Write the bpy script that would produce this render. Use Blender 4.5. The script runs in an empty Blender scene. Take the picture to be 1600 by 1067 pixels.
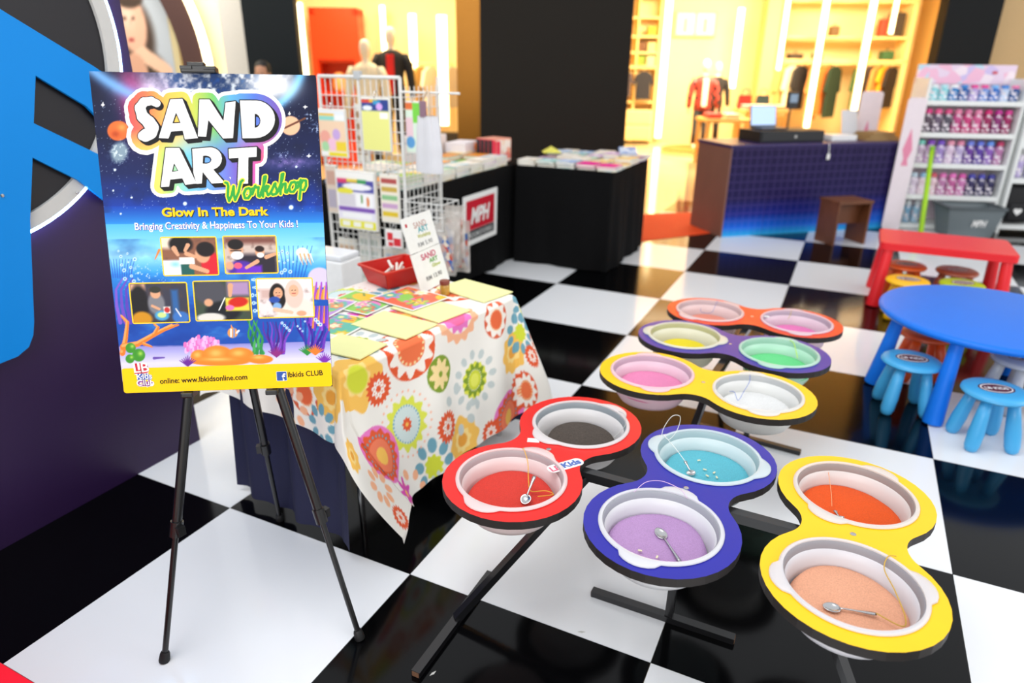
import bpy, bmesh, math, random
import numpy as np
from mathutils import Matrix, Vector
from mathutils.geometry import tessellate_polygon

sc = bpy.context.scene
COL = sc.collection
R = math.radians
random.seed(7)
RNG = np.random.default_rng(5)

# ------------------------------------------------------------------ camera
YAW, PITCH, ROLL = R(-25.596), R(21.993), R(-0.679)
CAM = Vector((2.093, -1.648, 1.734))
_f = Vector((math.sin(YAW)*math.cos(PITCH), math.cos(YAW)*math.cos(PITCH), -math.sin(PITCH)))
_r = Vector((math.cos(YAW), -math.sin(YAW), 0)); _d = _f.cross(_r)
_r2 = math.cos(ROLL)*_r + math.sin(ROLL)*_d; _d2 = -math.sin(ROLL)*_r + math.cos(ROLL)*_d
cd = bpy.data.cameras.new('camera'); cam = bpy.data.objects.new('camera', cd); COL.objects.link(cam)
cam.matrix_world = Matrix(((_r2.x, -_d2.x, -_f.x, CAM.x), (_r2.y, -_d2.y, -_f.y, CAM.y), (_r2.z, -_d2.z, -_f.z, CAM.z), (0, 0, 0, 1)))
cd.sensor_width = 36; cd.lens = 24.0; cd.clip_start = .05; cd.clip_end = 100
cd.dof.use_dof = True; cd.dof.focus_distance = 2.05; cd.dof.aperture_fstop = 1.5; cd.dof.aperture_blades = 9
sc.camera = cam

# ------------------------------------------------------------------ world, lights, exposure
w = bpy.data.worlds.new('world'); sc.world = w; w.use_nodes = True
w.node_tree.nodes['Background'].inputs[0].default_value = (.93, .96, 1, 1)
w.node_tree.nodes['Background'].inputs[1].default_value = .88
vs = sc.view_settings
vs.view_transform = 'Standard'; vs.look = 'None'; vs.gamma = 1; vs.use_curve_mapping = False; vs.exposure = 0.05

def area(name, loc, target, sx, sy, power, col=(1, 1, 1)):
    l = bpy.data.lights.new(name, 'AREA'); l.shape = 'RECTANGLE'; l.size = sx; l.size_y = sy; l.energy = power; l.color = col
    o = bpy.data.objects.new(name, l); COL.objects.link(o); o.location = loc
    o.rotation_euler = (Vector(target)-Vector(loc)).to_track_quat('-Z', 'Y').to_euler()
    return o
area('ceiling_light', (.2, -1.4, 6.0), (.6, .4, 0), 4, 3, 210, (.97, .98, 1))
area('added_fill_light', (2.5, -8, 3.4), (1.7, 2, .6), 7, 3, 330, (1, .98, .96))  # added fill from behind the viewpoint, brightens the floor under the trays
area('added_fill_light', (10, 3, 3.2), (1.5, 2.5, .4), 6, 3, 190, (1, .98, .96))  # added low fill out of view on the right, lifts shade under trays

# ------------------------------------------------------------------ helpers
def lin(c):
    if isinstance(c, str):
        c = c.lstrip('#'); c = [int(c[i:i+2], 16)/255 for i in (0, 2, 4)]
    return tuple((x/12.92 if x <= .04045 else ((x+.055)/1.055)**2.4) for x in c)
def linv(a):
    a = np.clip(a, 0, 1); return np.where(a <= .04045, a/12.92, ((a+.055)/1.055)**2.4)
_mats = {}
def M(name, col='#808080', rough=.5, metal=0, noise=.05, ns=30, bump=0, bs=200, emit=0, transl=0, coat=0, spec=.5, alpha=1, trans=0):
    if name in _mats: return _mats[name]
    m = bpy.data.materials.new(name); m.use_nodes = True; nt = m.node_tree; b = nt.nodes['Principled BSDF']
    c = lin(col)
    tc = nt.nodes.new('ShaderNodeTexCoord'); nz = nt.nodes.new('ShaderNodeTexNoise'); nz.inputs['Scale'].default_value = ns; nz.inputs['Detail'].default_value = 3
    nt.links.new(tc.outputs['Object'], nz.inputs['Vector'])
    mx = nt.nodes.new('ShaderNodeMix'); mx.data_type = 'RGBA'
    mx.inputs[6].default_value = (*[x*(1-noise) for x in c], 1); mx.inputs[7].default_value = (*[min(1, x*(1+noise)) for x in c], 1)
    nt.links.new(nz.outputs[0], mx.inputs[0]); nt.links.new(mx.outputs[2], b.inputs['Base Color'])
    b.inputs['Roughness'].default_value = rough; b.inputs['Metallic'].default_value = metal
    b.inputs['Specular IOR Level'].default_value = spec; b.inputs['Coat Weight'].default_value = coat; b.inputs['Coat Roughness'].default_value = .05
    b.inputs['Transmission Weight'].default_value = trans; b.inputs['Alpha'].default_value = alpha
    if emit:
        b.inputs['Emission Color'].default_value = (*c, 1); b.inputs['Emission Strength'].default_value = emit
    if bump:
        n2 = nt.nodes.new('ShaderNodeTexNoise'); n2.inputs['Scale'].default_value = bs; n2.inputs['Detail'].default_value = 2
        nt.links.new(tc.outputs['Object'], n2.inputs['Vector'])
        bp = nt.nodes.new('ShaderNodeBump'); bp.inputs['Strength'].default_value = bump; bp.inputs['Distance'].default_value = .004
        nt.links.new(n2.outputs[0], bp.inputs['Height']); nt.links.new(bp.outputs[0], b.inputs['Normal'])
    if transl:
        t = nt.nodes.new('ShaderNodeBsdfTranslucent'); nt.links.new(mx.outputs[2], t.inputs[0])
        ms = nt.nodes.new('ShaderNodeMixShader'); ms.inputs[0].default_value = transl
        nt.links.new(b.outputs[0], ms.inputs[1]); nt.links.new(t.outputs[0], ms.inputs[2]); nt.links.new(ms.outputs[0], nt.nodes['Material Output'].inputs[0])
    _mats[name] = m; return m
def VC(name, rough=.5, coat=0, bump=0, spec=.3):          # printed colours stored on the mesh
    if name in _mats: return _mats[name]
    m = bpy.data.materials.new(name); m.use_nodes = True; nt = m.node_tree; b = nt.nodes['Principled BSDF']
    a = nt.nodes.new('ShaderNodeAttribute'); a.attribute_name = 'Col'; nt.links.new(a.outputs[0], b.inputs['Base Color'])
    b.inputs['Roughness'].default_value = rough; b.inputs['Coat Weight'].default_value = coat; b.inputs['Specular IOR Level'].default_value = spec
    if bump:
        tc = nt.nodes.new('ShaderNodeTexCoord'); n2 = nt.nodes.new('ShaderNodeTexNoise'); n2.inputs['Scale'].default_value = 500
        nt.links.new(tc.outputs['Object'], n2.inputs['Vector'])
        bp = nt.nodes.new('ShaderNodeBump'); bp.inputs['Strength'].default_value = bump; bp.inputs['Distance'].default_value = .002
        nt.links.new(n2.outputs[0], bp.inputs['Height']); nt.links.new(bp.outputs[0], b.inputs['Normal'])
    _mats[name] = m; return m
def VOR(name, cols, scale, rough=.5):            # small patches of several print colours
    if name in _mats: return _mats[name]
    m = bpy.data.materials.new(name); m.use_nodes = True; nt = m.node_tree; b = nt.nodes['Principled BSDF']
    tc = nt.nodes.new('ShaderNodeTexCoord'); v = nt.nodes.new('ShaderNodeTexVoronoi'); v.inputs['Scale'].default_value = scale
    nt.links.new(tc.outputs['Object'], v.inputs['Vector'])
    sp = nt.nodes.new('ShaderNodeSeparateColor'); nt.links.new(v.outputs['Color'], sp.inputs[0])
    rp = nt.nodes.new('ShaderNodeValToRGB'); rp.color_ramp.interpolation = 'CONSTANT'
    while len(rp.color_ramp.elements) < len(cols): rp.color_ramp.elements.new(.5)
    for i, c in enumerate(cols):
        rp.color_ramp.elements[i].position = i/len(cols); rp.color_ramp.elements[i].color = (*lin(c), 1)
    nt.links.new(sp.outputs[0], rp.inputs[0]); nt.links.new(rp.outputs[0], b.inputs['Base Color']); b.inputs['Roughness'].default_value = rough
    _mats[name] = m; return m

class MB:
    def __init__(s): s.v = []; s.f = []; s.mi = []; s.k = 0
    def add(s, v, f, X=None):
        n = len(s.v)
        s.v += [tuple(X @ Vector(p)) for p in v] if X is not None else [tuple(p) for p in v]
        s.f += [tuple(i+n for i in q) for q in f]; s.mi += [s.k]*len(f); return s
    def box(s, c, d, rz=0, X=None, ch=0):
        x, y, z = d[0]/2, d[1]/2, d[2]/2
        T = Matrix.Translation(c) @ Matrix.Rotation(rz, 4, 'Z')
        if X is not None: T = T @ X
        if ch:
            bm = bmesh.new(); bmesh.ops.create_cube(bm, size=1)
            for q in bm.verts: q.co = Vector((q.co.x*d[0], q.co.y*d[1], q.co.z*d[2]))
            bmesh.ops.bevel(bm, geom=list(bm.edges), offset=ch, segments=2, affect='EDGES', profile=.6)
            bm.verts.index_update(); s.add([q.co for q in bm.verts], [[q.index for q in f.verts] for f in bm.faces], T); bm.free(); return s
        v = [(a*x, b*y, e*z) for a in (-1, 1) for b in (-1, 1) for e in (-1, 1)]
        return s.add(v, [(0, 1, 3, 2), (4, 6, 7, 5), (0, 4, 5, 1), (2, 3, 7, 6), (0, 2, 6, 4), (1, 5, 7, 3)], T)
    def bb(s, a, b, ch=0): return s.box([(a[i]+b[i])/2 for i in range(3)], [abs(b[i]-a[i]) for i in range(3)], ch=ch)
    def rings(s, rs, cap=True, X=None):
        n = len(rs[0]); v = [p for r in rs for p in r]; f = []
        for i in range(len(rs)-1):
            for j in range(n): k = (j+1) % n; f.append((i*n+j, i*n+k, (i+1)*n+k, (i+1)*n+j))
        if cap: f.append(tuple(range(n))[::-1]); f.append(tuple((len(rs)-1)*n+j for j in range(n)))
        return s.add(v, f, X)
    def lathe(s, prof, c=(0, 0, 0), n=32, cap=True, X=None, sy=1):
        rs = [[(c[0]+r*math.cos(2*math.pi*j/n), c[1]+sy*r*math.sin(2*math.pi*j/n), c[2]+z) for j in range(n)] for r, z in prof]
        return s.rings(rs, cap, X)
    def cyl(s, p0, p1, r0, r1=None, n=12): return s.tube([p0, p1], [r0, r0 if r1 is None else r1], n)
    def tube(s, pts, r, n=8):
        pts = [Vector(p) for p in pts]; rr = r if isinstance(r, (list, tuple)) else [r]*len(pts); rs = []
        up = None
        for i, p in enumerate(pts):
            t = (pts[min(i+1, len(pts)-1)]-pts[max(i-1, 0)]).normalized()
            if up is None: up = Vector((0, 0, 1)) if abs(t.z) < .9 else Vector((1, 0, 0))
            a = (up - t*up.dot(t)).normalized(); b = t.cross(a); up = a
            rs.append([p + (a*math.cos(2*math.pi*j/n) + b*math.sin(2*math.pi*j/n))*rr[i] for j in range(n)])
        return s.rings(rs)
    def bar(s, p0, p1, w, h=None):           # square tube between two points
        h = h or w; p0, p1 = Vector(p0), Vector(p1); t = (p1-p0).normalized()
        up = Vector((0, 0, 1)) if abs(t.z) < .95 else Vector((0, 1, 0))
        a = t.cross(up).normalized(); b = a.cross(t)
        return s.rings([[p + a*x*w/2 + b*y*h/2 for x, y in ((-1, -1), (1, -1), (1, 1), (-1, 1))] for p in (p0, p1)])
    def prism(s, outer, z0, z1, holes=(), X=None, topk=None):
        loops = [list(outer)] + [list(h) for h in holes]; flat = [p for l in loops for p in l]; n = len(flat)
        if holes: tri = tessellate_polygon([[Vector((p[0], p[1], 0)) for p in l] for l in loops])
        else: tri = [tuple(range(n))]
        def area2(t): return sum(flat[t[i]][0]*flat[t[(i+1) % len(t)]][1]-flat[t[(i+1) % len(t)]][0]*flat[t[i]][1] for i in range(len(t)))
        tri = [tuple(t) if area2(t) > 0 else tuple(t)[::-1] for t in tri]
        v = [(p[0], p[1], z1) for p in flat] + [(p[0], p[1], z0) for p in flat]
        k0 = s.k
        if topk is not None: s.k = topk
        base = len(s.v); s.add(v, tri, X); s.k = k0
        f = [tuple(i+n for i in t)[::-1] for t in tri]; o = 0
        for li, l in enumerate(loops):
            m = len(l); ccw = area2(tuple(range(o, o+m))) > 0
            for j in range(m):
                a, b = o+j, o+(j+1) % m
                q = (a, a+n, b+n, b) if (ccw == (li == 0)) else (a, b, b+n, a+n)
                f.append(q)
            o += m
        s.f += [tuple(i+base for i in q) for q in f]; s.mi += [s.k]*len(f); return s
    def flat(s, poly, z=0):
        s.add([(p[0], p[1], z) for p in poly], [tuple(range(len(poly)))]); return s
    def grid(s, fn, nu, nv, X=None):
        v = [fn(i/nu, j/nv) for j in range(nv+1) for i in range(nu+1)]
        f = [(j*(nu+1)+i, j*(nu+1)+i+1, (j+1)*(nu+1)+i+1, (j+1)*(nu+1)+i) for j in range(nv) for i in range(nu)]
        return s.add(v, f, X)
    def mesh(s, name, mats, smooth=False):
        me = bpy.data.meshes.new(name); me.from_pydata(s.v, [], s.f)
        for m in (mats if isinstance(mats, (list, tuple)) else [mats]): me.materials.append(m)
        if len(set(s.mi)) > 1: me.polygons.foreach_set('material_index', s.mi)
        if smooth:
            me.polygons.foreach_set('use_smooth', [True]*len(me.polygons))
            if smooth is not True and hasattr(me, 'set_sharp_from_angle'): me.set_sharp_from_angle(angle=R(smooth))
        me.update(); return me
    def obj(s, name, mats, parent=None, smooth=False, loc=None, rz=None, X=None):
        return link(name, s.mesh(name, mats, smooth), parent, loc, rz, X)
def link(name, me, parent=None, loc=None, rz=None, X=None):
    o = bpy.data.objects.new(name, me); COL.objects.link(o)
    if parent: o.parent = parent
    if X is not None: o.matrix_local = X if parent else X; 
    if X is not None and not parent: o.matrix_world = X
    if loc is not None: o.location = loc
    if rz is not None: o.rotation_euler = (0, 0, rz)
    return o
def tag(o, label=None, cat=None, group=None, kind=None):
    if label: o['label'] = label
    if cat: o['category'] = cat
    if group: o['group'] = group
    if kind: o['kind'] = kind
    return o
def thing(name, label, cat, loc=(0, 0, 0), rz=0, group=None, X=None):
    o = link(name, None)
    if X is not None: o.matrix_world = X
    else: o.location = loc; o.rotation_euler = (0, 0, rz)
    return tag(o, label, cat, group)
def dup(o, parent=None):
    c = o.copy(); COL.objects.link(c)
    if parent: c.parent = parent
    for ch in list(o.children): dup(ch, c)
    return c
def circ(cx, cy, r, n=24, a0=0, a1=2*math.pi, ry=None):
    return [(cx+r*math.cos(a0+(a1-a0)*i/n), cy+(ry or r)*math.sin(a0+(a1-a0)*i/n)) for i in range(n + (0 if abs(a1-a0) > 6.28 else 1))]
def rrect(x0, y0, x1, y1, r, n=5):
    o = []
    for cx, cy, a in ((x1-r, y1-r, 0), (x0+r, y1-r, 90), (x0+r, y0+r, 180), (x1-r, y0+r, 270)):
        o += circ(cx, cy, r, n, R(a), R(a+90))
    return o
def cap(p, q, r, n=8):
    a = math.atan2(q[1]-p[1], q[0]-p[0])
    return circ(q[0], q[1], r, n, a-math.pi/2, a+math.pi/2) + circ(p[0], p[1], r, n, a+math.pi/2, a+1.5*math.pi)
def text_mesh(s, width=None, height=None, offset=0, shear=0, extrude=0, spacing=1, align='LEFT'):
    c = bpy.data.curves.new('lettering', 'FONT'); c.body = s; c.offset = offset; c.shear = shear; c.extrude = extrude; c.space_character = spacing; c.size = 1; c.resolution_u = 4
    o = bpy.data.objects.new('lettering', c); COL.objects.link(o)
    dg = bpy.context.evaluated_depsgraph_get(); dg.update()
    me = bpy.data.meshes.new_from_object(o.evaluated_get(dg)); bpy.data.objects.remove(o)
    n = len(me.vertices); a = np.empty(n*3); me.vertices.foreach_get('co', a); a = a.reshape(-1, 3)
    mn, mx = a.min(0), a.max(0)
    a[:, 0] -= mn[0]
    sx = width/(mx[0]-mn[0]) if width else None; sy = height/(mx[1]) if height else None
    sx = sx or sy; sy = sy or sx
    a[:, 0] *= sx; a[:, 1] *= sy
    if align == 'CENTER': a[:, 0] -= (mx[0]-mn[0])*sx/2
    me.vertices.foreach_set('co', a.ravel()); me.update(); return me
def text(name, s, mat, parent, X, **k):
    me = text_mesh(s, **k); me.materials.append(mat); me.name = name
    o = link(name, me, parent); o.matrix_local = X; return o
def hashn(ix, iy, seed): 
    n = np.sin(ix*127.1+iy*311.7+seed*74.7)*43758.5453; return n-np.floor(n)
def vnoise(x, y, seed=0):
    xi, yi = np.floor(x), np.floor(y); fx, fy = x-xi, y-yi; fx = fx*fx*(3-2*fx); fy = fy*fy*(3-2*fy)
    a, b, c, d = hashn(xi, yi, seed), hashn(xi+1, yi, seed), hashn(xi, yi+1, seed), hashn(xi+1, yi+1, seed)
    return (a*(1-fx)+b*fx)*(1-fy)+(c*(1-fx)+d*fx)*fy
def fbm(x, y, seed=0, o=4): return sum(vnoise(x*2**i, y*2**i, seed+i)*.5**(i+1) for i in range(o))
class Paint:                                     # a print: colours laid down shape by shape on a fine mesh
    def __init__(s, X, Y, base): s.X, s.Y = X, Y; s.c = np.zeros(X.shape+(3,)); s.c[:] = s.h(base)
    def h(s, c):
        if isinstance(c, str): c = c.lstrip('#'); c = [int(c[i:i+2], 16)/255 for i in (0, 2, 4)]
        return np.array(c, float)
    def put(s, m, c): s.c += (s.h(c)-s.c)*np.clip(m, 0, 1)[..., None]; return s
    def ell(s, cx, cy, rx, ry, c, soft=.12, rot=0, a=1):
        dx, dy = s.X-cx, s.Y-cy; cr, sr = math.cos(rot), math.sin(rot)
        d = np.hypot((dx*cr+dy*sr)/rx, (-dx*sr+dy*cr)/ry); return s.put(a*(1-d)/soft+.5*a if soft < .9 else a*np.exp(-2*d*d), c)
    def line(s, pts, r, c, r1=None):
        n = len(pts)-1
        for i in range(n):
            (ax, ay), (bx, by) = pts[i], pts[i+1]; L = (bx-ax)**2+(by-ay)**2+1e-9
            t = np.clip(((s.X-ax)*(bx-ax)+(s.Y-ay)*(by-ay))/L, 0, 1); rr = r if r1 is None else r+(r1-r)*(i+t)/n
            s.put((rr-np.hypot(s.X-ax-t*(bx-ax), s.Y-ay-t*(by-ay)))/.9+.5, c)
        return s
    def rect(s, x0, y0, x1, y1, c, soft=1): return s.put(np.minimum(np.minimum(s.X-x0, x1-s.X), np.minimum(s.Y-y0, y1-s.Y))/soft+.5, c)
    def band(s, y0, y1, c0, c1):
        m = ((s.Y >= y0) & (s.Y < y1)); t = np.clip((s.Y-y0)/(y1-y0), 0, 1)[..., None]
        s.c = np.where(m[..., None], s.h(c0)*(1-t)+s.h(c1)*t, s.c); return s
    def flower(s, cx, cy, layers, dots=(), sy=1, rot=0):
        dx, dy = s.X-cx, (s.Y-cy)/sy; r = np.hypot(dx, dy); th = np.arctan2(dy, dx)+rot
        for Rr, c, n, amp in layers: s.put((Rr*(1+amp*np.cos(n*th))-r)/(s.px)+.5, c)
        for Rr, n, dr, c in dots:
            k = np.round(th*n/(2*math.pi)); d = np.hypot(r*np.cos(th-k*2*math.pi/n)-Rr, r*np.sin(th-k*2*math.pi/n)); s.put((dr-d)/s.px+.5, c)
        return s
    px = .004
def print_grid(name, W, H, nu, nv, painter, mat, parent, X, flipv=True):
    """flat sheet W x H (metres, origin lower left) whose vertex colours come from painter(x,y 0..1, y down)"""
    mb = MB(); mb.grid(lambda u, v: (u*W, v*H, 0), nu, nv); me = mb.mesh(name, mat)
    x, y = np.meshgrid(np.linspace(0, 1, nu+1), 1-np.linspace(0, 1, nv+1))
    c = linv(painter(x, y)).reshape(-1, 3); a = me.color_attributes.new('Col', 'FLOAT_COLOR', 'POINT')
    a.data.foreach_set('color', np.c_[c, np.ones(len(c))].ravel()); o = link(name, me, parent); o.matrix_local = X; return o
def frame(o, ex, ey):
    ex, ey = Vector(ex).normalized(), Vector(ey).normalized(); ez = ex.cross(ey)
    return Matrix(((ex.x, ey.x, ez.x, o[0]), (ex.y, ey.y, ez.y, o[1]), (ex.z, ey.z, ez.z, o[2]), (0, 0, 0, 1)))
T = Matrix.Translation
def TR(x, y, z=0, rz=0): return T((x, y, z)) @ Matrix.Rotation(rz, 4, 'Z')
# backdrop frame: l metres to the right of the viewpoint, d metres ahead of it, square to the shop fronts
BR = Vector((math.cos(YAW), -math.sin(YAW), 0)); BF = Vector((math.sin(YAW), math.cos(YAW), 0)); BA = -YAW
def BG(l, d, z=0): p = Vector((2.093, -1.648, 0)) + BR*l + BF*d; return Vector((p.x, p.y, z))
def BX(l, d, z=0): p = BG(l, d, z); return TR(p.x, p.y, p.z, BA)

WHITE = M('white_plastic', '#f0f0ee', .4); BLACKM = M('black_metal', '#0c0b0c', .32, 0, .1, 20, coat=.3); STEEL = M('steel', '#c9c9c9', .22, 1)
PAPER = M('white_paper', '#eeeeea', .7); DARKC = M('black_cloth', '#080809', .9, 0, .12, 12, .25, 900, spec=.15)

# ------------------------------------------------------------------ the setting
TS = .9
fl = MB(); fl.bb((-28, -8, -.06), (22, 30, -.012))
floor = tag(fl.obj('floor', M('mall_floor', '#d9c9a4', .08, 0, .04, 2)), kind='structure')
TW = M('white_tile', '#e6e8ea', .12, 0, .02, 3, spec=.4); TB = M('black_tile', '#030304', .11, 0, .25, 6, spec=.22)
tme = {}
for nm, mt in (('w', TW), ('b', TB)): tme[nm] = MB().bb((.001, .001, -.0118), (TS-.001, TS-.001, 0)).mesh('tile', mt)
for i in range(-3, 8):
    for j in range(-3, 9):
        if j > 5 and i < 0: continue
        link('tile', tme['w' if (i+j) % 2 else 'b'], floor, (i*TS, j*TS, 0))
strip = MB().prism([(-.62, 4.45), (.24, 5.47), (.78, 6.17), (1.45, 7.0), (1.0, 7.75), (.43, 7.34), (-.16, 6.87), (-1.5, 5.75)], 0, .006)
tag(strip.obj('floor_runner', M('orange_carpet', '#f04a0c', .8, 0, .1, 60, .3, 600)), 'bright orange carpet runner on the floor behind the black draped tables', 'carpet')

# purple stage wall on the left with its round sign
wl = MB().bb((-.69, -4.5, 0), (-.567, .344, 3.2)); tag(wl.obj('wall_left', M('purple_wall', '#2a1240', .45, 0, .06, 5)), kind='structure')
sg = thing('round_sign', 'round black wall sign with glowing white ring and cut blue letters on purple wall', 'sign', (-.567, -.385, 1.797))
X = frame((0, 0, 0), (0, 1, 0), (0, 0, 1))       # local x along the wall, y up, z out of it
o = MB().prism(circ(0, 0, .61, 96), .001, .02).obj('disc', M('sign_black', '#0b0812', .45), sg); o.matrix_local = X
o = MB().prism(circ(0, 0, .657, 96), .002, .035, [circ(0, 0, .605, 96)]).obj('ring', M('sign_ring', '#c9c9c6', .5), sg); o.matrix_local = X
o = MB().prism(circ(0, 0, .668, 96), .004, .033, [circ(0, 0, .657, 96)]).obj('led_strip', M('led_cool', '#a8d6ff', .5, emit=13), sg); o.matrix_local = X
pc = (-.385, 1.797)
def P2(*q): return [(y-pc[0], z-pc[1]) for y, z in q]
blue = M('sign_blue', '#0889e0', .45, 0, .03, 4, spec=.2)
left = [(-.285, .839), (-.3, .79), (-.325, .752), (-.37, .731), (-.43, .727), (-1.0, .727), (-1.0, 2.2), (-.62, 2.2)]
o = MB().prism(P2((-.121, 1.879), (.147, 1.716), (.26, 1.64), (.235, 1.32), (.19, 1.17), (.081, 1.226), (-.002, 1.314), (-.149, 1.414), (-.21, 1.2), *left),
               .035, .05, [P2((-.072, 1.684), (.09, 1.575), (.15, 1.50), (.15, 1.37), (.095, 1.401), (-.117, 1.528))]).obj('letter', blue, sg)
o.matrix_local = X
for y_, z_ in ((-.28, 1.30), (-.02, 1.27)):
    o = MB().lathe([(.006, 0), (.006, .003), (.003, .004)], n=10).obj('bolt', STEEL, sg); o.matrix_local = X @ T((y_-pc[0], z_-pc[1], .05))

# shop fronts behind
DARK = M('charcoal_cladding', '#1c1812', .65, 0, .06, 2, spec=.2); DARKB = M('slate_cladding', '#12181b', .6, 0, .06, 2, spec=.2)
def bgbox(name, l0, l1, d0, d1, z0, z1, mat, parent=None, ch=0):
    return MB().bb((l0, d0, z0), (l1, d1, z1), ch).obj(name, mat, parent, X=None if parent else BX(0, 0, 0))
def structure(o): return tag(o, kind='structure')
structure(bgbox('wall_pillar', -.43, 1.40, 9, 9.2, -.01, 4.2, DARK))
structure(bgbox('wall_slate_pillar', -3.27, -2.64, 9, 9.15, -.01, 4.2, DARKB))
structure(bgbox('wall_right_pillar', 5.40, 6.09, 9.5, 9.7, -.01, 4.2, M('black_cladding', '#0e1113', .6, spec=.2)))
structure(bgbox('trim_bronze', -.72, -.43, 9.05, 9.2, -.01, 4.2, M('bronze', '#a06a22', .35, .7)))
structure(bgbox('wall_far_right', 6.1, 12, 9.9, 10.2, -.01, 4.2, M('tan_panel', '#c8a878', .6)))
structure(bgbox('wall_far_left', -12, -3.27, 9.6, 9.9, -.01, 4.2, M('cream_panel', '#e8dcc0', .6, 0, .05, 1)))
CREAM = M('shop_cream', '#f2d9a0', .7, 0, .04, 2)
structure(bgbox('wall_shop_left', -7, -.3, 13.6, 13.8, -.01, 3.9, CREAM)); structure(bgbox('wall_shop_left_side', -.5, -.3, 9.9, 13.6, -.01, 3.9, CREAM))
structure(bgbox('ceiling_shop_left', -7, -.3, 9.95, 13.8, 3.6, 3.8, CREAM))
structure(bgbox('wall_shop_right', .8, 11.5, 18, 18.2, -.01, 4.2, CREAM)); structure(bgbox('wall_shop_right_side', .8, 1.0, 9.9, 18, -.01, 4.2, CREAM))
structure(bgbox('wall_shop_right_end', 9.6, 9.9, 10.3, 18, -.01, 4.2, M('shop_tan', '#b08a4c', .6)))
structure(bgbox('ceiling_shop_right', .8, 11, 10, 18.2, 4.1, 4.3, CREAM))
WARM = (1, .83, .55)
for l, d, p in ((-2.2, 11.6, 300), (4.0, 14.5, 470), (7.2, 14.5, 430)):
    area('shop_and_fill_lamp', BG(l, d, 3.55), BG(l, d+1.2, 0), 2.4, 1.6, p, WARM)
area('shop_and_fill_lamp', BG(-4.6, 8.3, 3.9), BG(-4.5, 9.6, 1.9), 2.0, .8, 60, (1, .93, .8))  # added fill lamp, brightens the far-left wall and its printed panel

# ------------------------------------------------------------------ easel and poster
E1, E2, E3 = Vector((.436, -.672, 0)), Vector((.926, -.328, 0)), Vector((.245, .033, 0))
APEX, MAST = Vector((.481, -.263, 1.447)), Vector((.441, -.222, 1.715))
PEX, PEY, PN = Vector((.843, .538, -.007)), Vector((-.106, .179, .978)), Vector((.527, -.824, .208))
PC = Vector((.532, -.309, 1.277)); PW, PH = .585, .877
ez = thing('easel', 'black folding tripod easel carrying the tall sand art poster', 'easel', (.536, -.32, 0))
def rel(o, parent): o.matrix_parent_inverse = Matrix.Translation(-Vector(parent.location)); return o
RUB = M('black_rubber', '#101011', .6)
for foot, fj in ((E1, .294), (E2, .295), (E3, .276)):
    jt = foot.lerp(APEX, fj); t = (APEX-foot).normalized()
    rel(MB().tube([jt-t*.02, APEX], .0140, 14).obj('upper_leg', BLACKM, ez, 40), ez)
    rel(MB().tube([foot+t*.012, jt], .0092, 12).obj('lower_leg', BLACKM, ez, 40), ez)
    cl = MB().tube([jt-t*.024, jt+t*.024], .0185, 14); q = t.cross(Vector((0, 0, 1))).normalized(); cl.bar(jt+q*.014, jt+q*.031, .022, .03)
    rel(cl.obj('clamp', BLACKM, ez, 40), ez)
    rel(MB().tube([foot, foot+t*.006, foot+t*.028, foot+t*.034], [.0155, .0165, .0145, .0115], 14).obj('rubber_foot', RUB, ez, 40), ez)
rel(MB().tube([APEX-(MAST-APEX)*.06, MAST], .008, 12).obj('mast', BLACKM, ez, 40), ez)
hub = MB().box(APEX, (.05, .03, .06), math.atan2(PEX.y, PEX.x), ch=.005); rel(hub.obj('hub', BLACKM, ez), ez)
# top clip gripping the poster's upper edge
cc = PC + PEY*(PH/2+.004) - PEX*(.292-.279) + PN*.002
X = frame(cc - PEX*.0, PEX, PEY)
clip = MB(); clip.box((0, .004, -.006), (.092, .018, .03), ch=.004); clip.box((-.008, .018, -.008), (.045, .012, .022), ch=.003); clip.box((-.03, .008, .011), (.03, .008, .004)); clip.box((.03, .008, .011), (.03, .008, .004))
o = clip.obj('top_clip', BLACKM, ez); rel(o, ez); o.matrix_basis = X
KNB = M('navy_plastic', '#16307a', .35)
for u in (-.118, .118):
    leg0 = PC + PEX*u - PEY*(PH/2+.010) - PN*.012
    o = MB().box((0, 0, 0), (.034, .016, .05), ch=.004).obj('support_peg', BLACKM, ez); rel(o, ez); o.matrix_basis = frame(leg0, PEX, PEY)
    o = MB().lathe([(.008, 0), (.009, .004), (.008, .012)], n=12).obj('knob', KNB, ez); rel(o, ez); o.matrix_basis = frame(leg0-PEX*.018, PEY, PN)

PO = PC - PEX*PW/2 - PEY*PH/2
ps = thing('poster_board', 'tall sand art workshop poster with rainbow title over an undersea scene', 'poster', X=frame(PO, PEX, PEY))
MB().prism(rrect(0, 0, PW, PH, .008), -.006, -.0004).obj('foam_board', M('foam_edge', '#121212', .6), ps)
# print coordinates: a sheet that is 585 x 877 mm, measured on the photograph's poster
_src = [(139.2, 111.7), (493.4, 117.6), (519.8, 603.5), (194.1, 614.6)]; _dst = [(0, 0), (585, 0), (585, 877), (0, 877)]
A_ = []; B_ = []
for (x, y), (u, v) in zip(_src, _dst):
    A_ += [[x, y, 1, 0, 0, 0, -u*x, -u*y], [0, 0, 0, x, y, 1, -v*x, -v*y]]; B_ += [u, v]
HM = np.append(np.linalg.solve(np.array(A_), np.array(B_)), 1).reshape(3, 3); HI = np.linalg.inv(HM)
def ap(H, x, y): d = H[2, 0]*x+H[2, 1]*y+H[2, 2]; return (H[0, 0]*x+H[0, 1]*y+H[0, 2])/d, (H[1, 0]*x+H[1, 1]*y+H[1, 2])/d
def z1(x, y): u, v = ap(HM, x/2.963, y/2.963); return u/1000, PH-v/1000
def z2(x, y): u, v = ap(HM, 120+x/3.138, 300+y/3.138); return u/1000, PH-v/1000
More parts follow.
